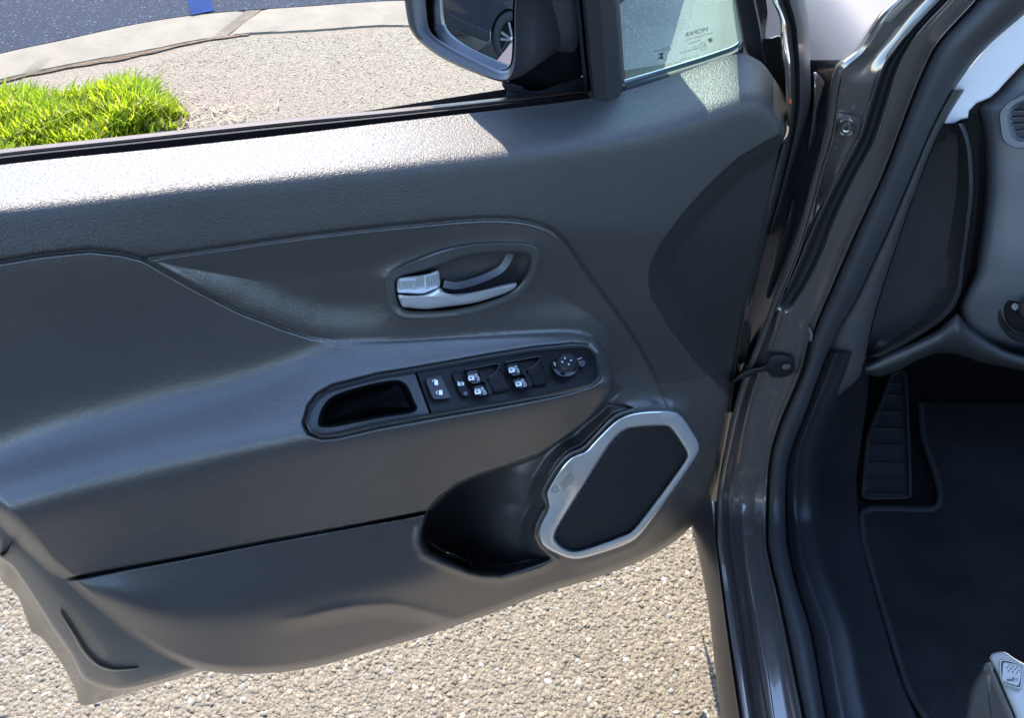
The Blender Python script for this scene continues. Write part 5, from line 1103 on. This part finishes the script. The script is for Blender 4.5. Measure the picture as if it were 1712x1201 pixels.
poly_print('seat_icon', [[(x-8, y-1.5), (x+1, y-1.2), (x+3, y-5), (x+5, y-4.4), (x+4, y+1.6), (x-7, y+1.4)]]+arc((x+8.5, y-0.5), 2.4, 0, 2*math.pi, 12, .7), zp, dk, st)
# the rest of the car, outside the picture: floor, far side, roof, rear flank with wheel (seen in reflections and as shade)
def slab(name, pts, m):
    return new_obj(name, np.array(pts), [tuple(range(len(pts)))], m, caro, smoothing=False)
def boxc(name, f0, f1, r0, r1, z0, z1, m):
    bm = bmesh.new(); bmesh.ops.create_cube(bm, size=1)
    for v in bm.verts: v.co = Vector(car((f0+f1)/2+v.co.x*(f1-f0), (r0+r1)/2+v.co.y*(r1-r0), (z0+z1)/2+v.co.z*(z1-z0)).tolist())
    bmesh.ops.bevel(bm, geom=list(bm.edges), offset=min(.03, abs(z1-z0)*.3), segments=2, affect='EDGES', clamp_overlap=True)
    return from_bm(name, bm, m, caro, 40)
boxc('dash_cowl', 0.95, 1.30, .50, 1.72, .62, .90, M['dashdark'])
boxc('engine_bulkhead', 1.26, 1.34, .40, 1.75, .20, .88, M['carpet'])
boxc('floor_pan', -2.4, 0.30, .42, 1.74, .16, .22, M['carpet'])
boxc('right_side', -2.4, 1.3, 1.74, 1.80, .25, 1.0, M['dashdark'])
boxc('roof', -2.2, 0.10, .46, 1.66, 1.66, 1.70, M['paint'])
boxc('rear_flank', -3.0, -0.42, .345, .42, .34, .98, M['paint'])
boxc('rear_sill', -1.5, -0.42, .33, .40, .22, .345, rk)
boxc('rear_side_glass', -2.7, -0.50, .40, .44, .97, 1.58, M['gloss']); boxc('roof_rail', -2.8, -0.2, .42, .52, 1.56, 1.68, M['paint'])
boxc('centre_pillar', -0.52, -0.42, .40, .48, .96, 1.66, M['paint'])
wheel('rear_wheel', car(-1.75, 0.325, 0.34), (-CR).tolist(), caro)
# floor mat: a thing that lies in the footwell
mp = fzp([(262, 180), (270, 290), (296, 370), (318, 440), (324, 485), (312, 513), (280, 518), (190, 515), (112, 516), (78, 530), (70, 560), (76, 620), (102, 720), (150, 880), (192, 1020), (232, 1130), (290, 1220), (360, 1420), (1200, 1420), (1200, 180)])
fm = lambda Q, l: at_t(Q, fw(Q)-.012-l)
def dense(P, step=8.0):
    out = []
    for a_, b_ in zip(P, np.roll(P, -1, 0)):
        n = max(1, int(np.linalg.norm(b_-a_)/step)); out += [a_+(b_-a_)*k/n for k in range(n)]
    return np.array(out)
corner = crom(mp[:17], 150, False); outline = np.vstack([corner, mp[17:]])
mo = thing('floor_mat', 'charcoal carpet floor mat with grey bound edge lying in the footwell', 'floor mat', fm(np.array([(1600, 1000)]), 0)[0])
gx_, gy_ = np.meshgrid(np.arange(1425, 2020, 7.0), np.arange(660, 1330, 7.0)); gp_ = np.stack([gx_.ravel(), gy_.ravel()], 1)
msk = inside(gp_[:, 0], gp_[:, 1], outline).reshape(gx_.shape)
Fm = grid_faces(*gx_.shape); ok = msk.ravel()[Fm].all(1); u, inv = np.unique(Fm[ok], return_inverse=True)
new_obj('mat_pile', fm(gp_[u], 0.0), inv.reshape(-1, 4), M['matt'], mo)
co = corner; tn = np.gradient(co, axis=0); tn /= np.linalg.norm(tn, axis=1)[:, None]; nn = np.stack([-tn[:, 1], tn[:, 0]], 1)
rows = [fm(co+nn*o_, l) for o_, l in ((-1.5, -.014), (-1, 0.001), (1.5, .004), (4.5, .0045), (8, .003), (10, -.002))] if np.mean((co+nn*4)[100:, 0]) > np.mean(co[100:, 0]) else [fm(co-nn*o_, l) for o_, l in ((-1.5, -.014), (-1, 0.001), (1.5, .004), (4.5, .0045), (8, .003), (10, -.002))]
new_obj('mat_binding', np.stack(rows, 1).reshape(-1, 3), grid_faces(len(co), 6), M['binding'], mo)
# ================================================================== NEIGHBOURING CAR (seen in the door mirror)
nb = thing('parked_car', 'dark grey car parked alongside, seen only in the door mirror', 'car', car(0.8, -4.2, 0))
def nbox(name, prof, r0, r1, m, bev=.04):
    prof = [(f_+.62, z_) for f_, z_ in prof]
    bm = bmesh.new()
    A_ = [bm.verts.new(car(f, r0, z)) for f, z in prof]; B_ = [bm.verts.new(car(f, r1, z)) for f, z in prof]
    bm.faces.new(A_); bm.faces.new(B_[::-1])
    for k in range(len(prof)): bm.faces.new((A_[k], A_[(k+1) % len(prof)], B_[(k+1) % len(prof)], B_[k]))
    bmesh.ops.bevel(bm, geom=[e for e in bm.edges], offset=bev, segments=3, affect='EDGES', clamp_overlap=True)
    return from_bm(name, bm, m, nb, 40)
def arch(c, r, z0): return [(c+r*math.cos(t), z0+r*math.sin(t)) for t in np.linspace(math.pi*.98, math.pi*.02, 11)]
NR = -3.4; nbp = mat('dark_grey_paint', (0.03, 0.033, 0.04), 0.3, metal=0.4, coat=1.0)
low_ = [(-1.9, .45), (-1.62, .34)]+arch(-1.22, .40, .34)+[(-.8, .30), (1.15, .30)]+arch(1.55, .40, .34)+[(2.0, .34), (2.3, .42), (2.32, .70), (2.0, .92), (1.1, 1.0), (-1.95, 1.02)]
nbox('body', low_, NR, NR-1.75, nbp)
nbox('cabin', [(-1.85, 1.0), (1.0, .98), (.35, 1.5), (-1.5, 1.55)], NR-.12, NR-1.6, M['gloss'])
nbox('sill_cladding', [(-.82, .22), (1.15, .22), (1.15, .36), (-.82, .36)], NR+.02, NR-.3, rk, .02)
wheel('wheel', car(2.17, NR-.02, .34), CR.tolist(), nb); wheel('wheel', car(-.60, NR-.02, .34), CR.tolist(), nb)
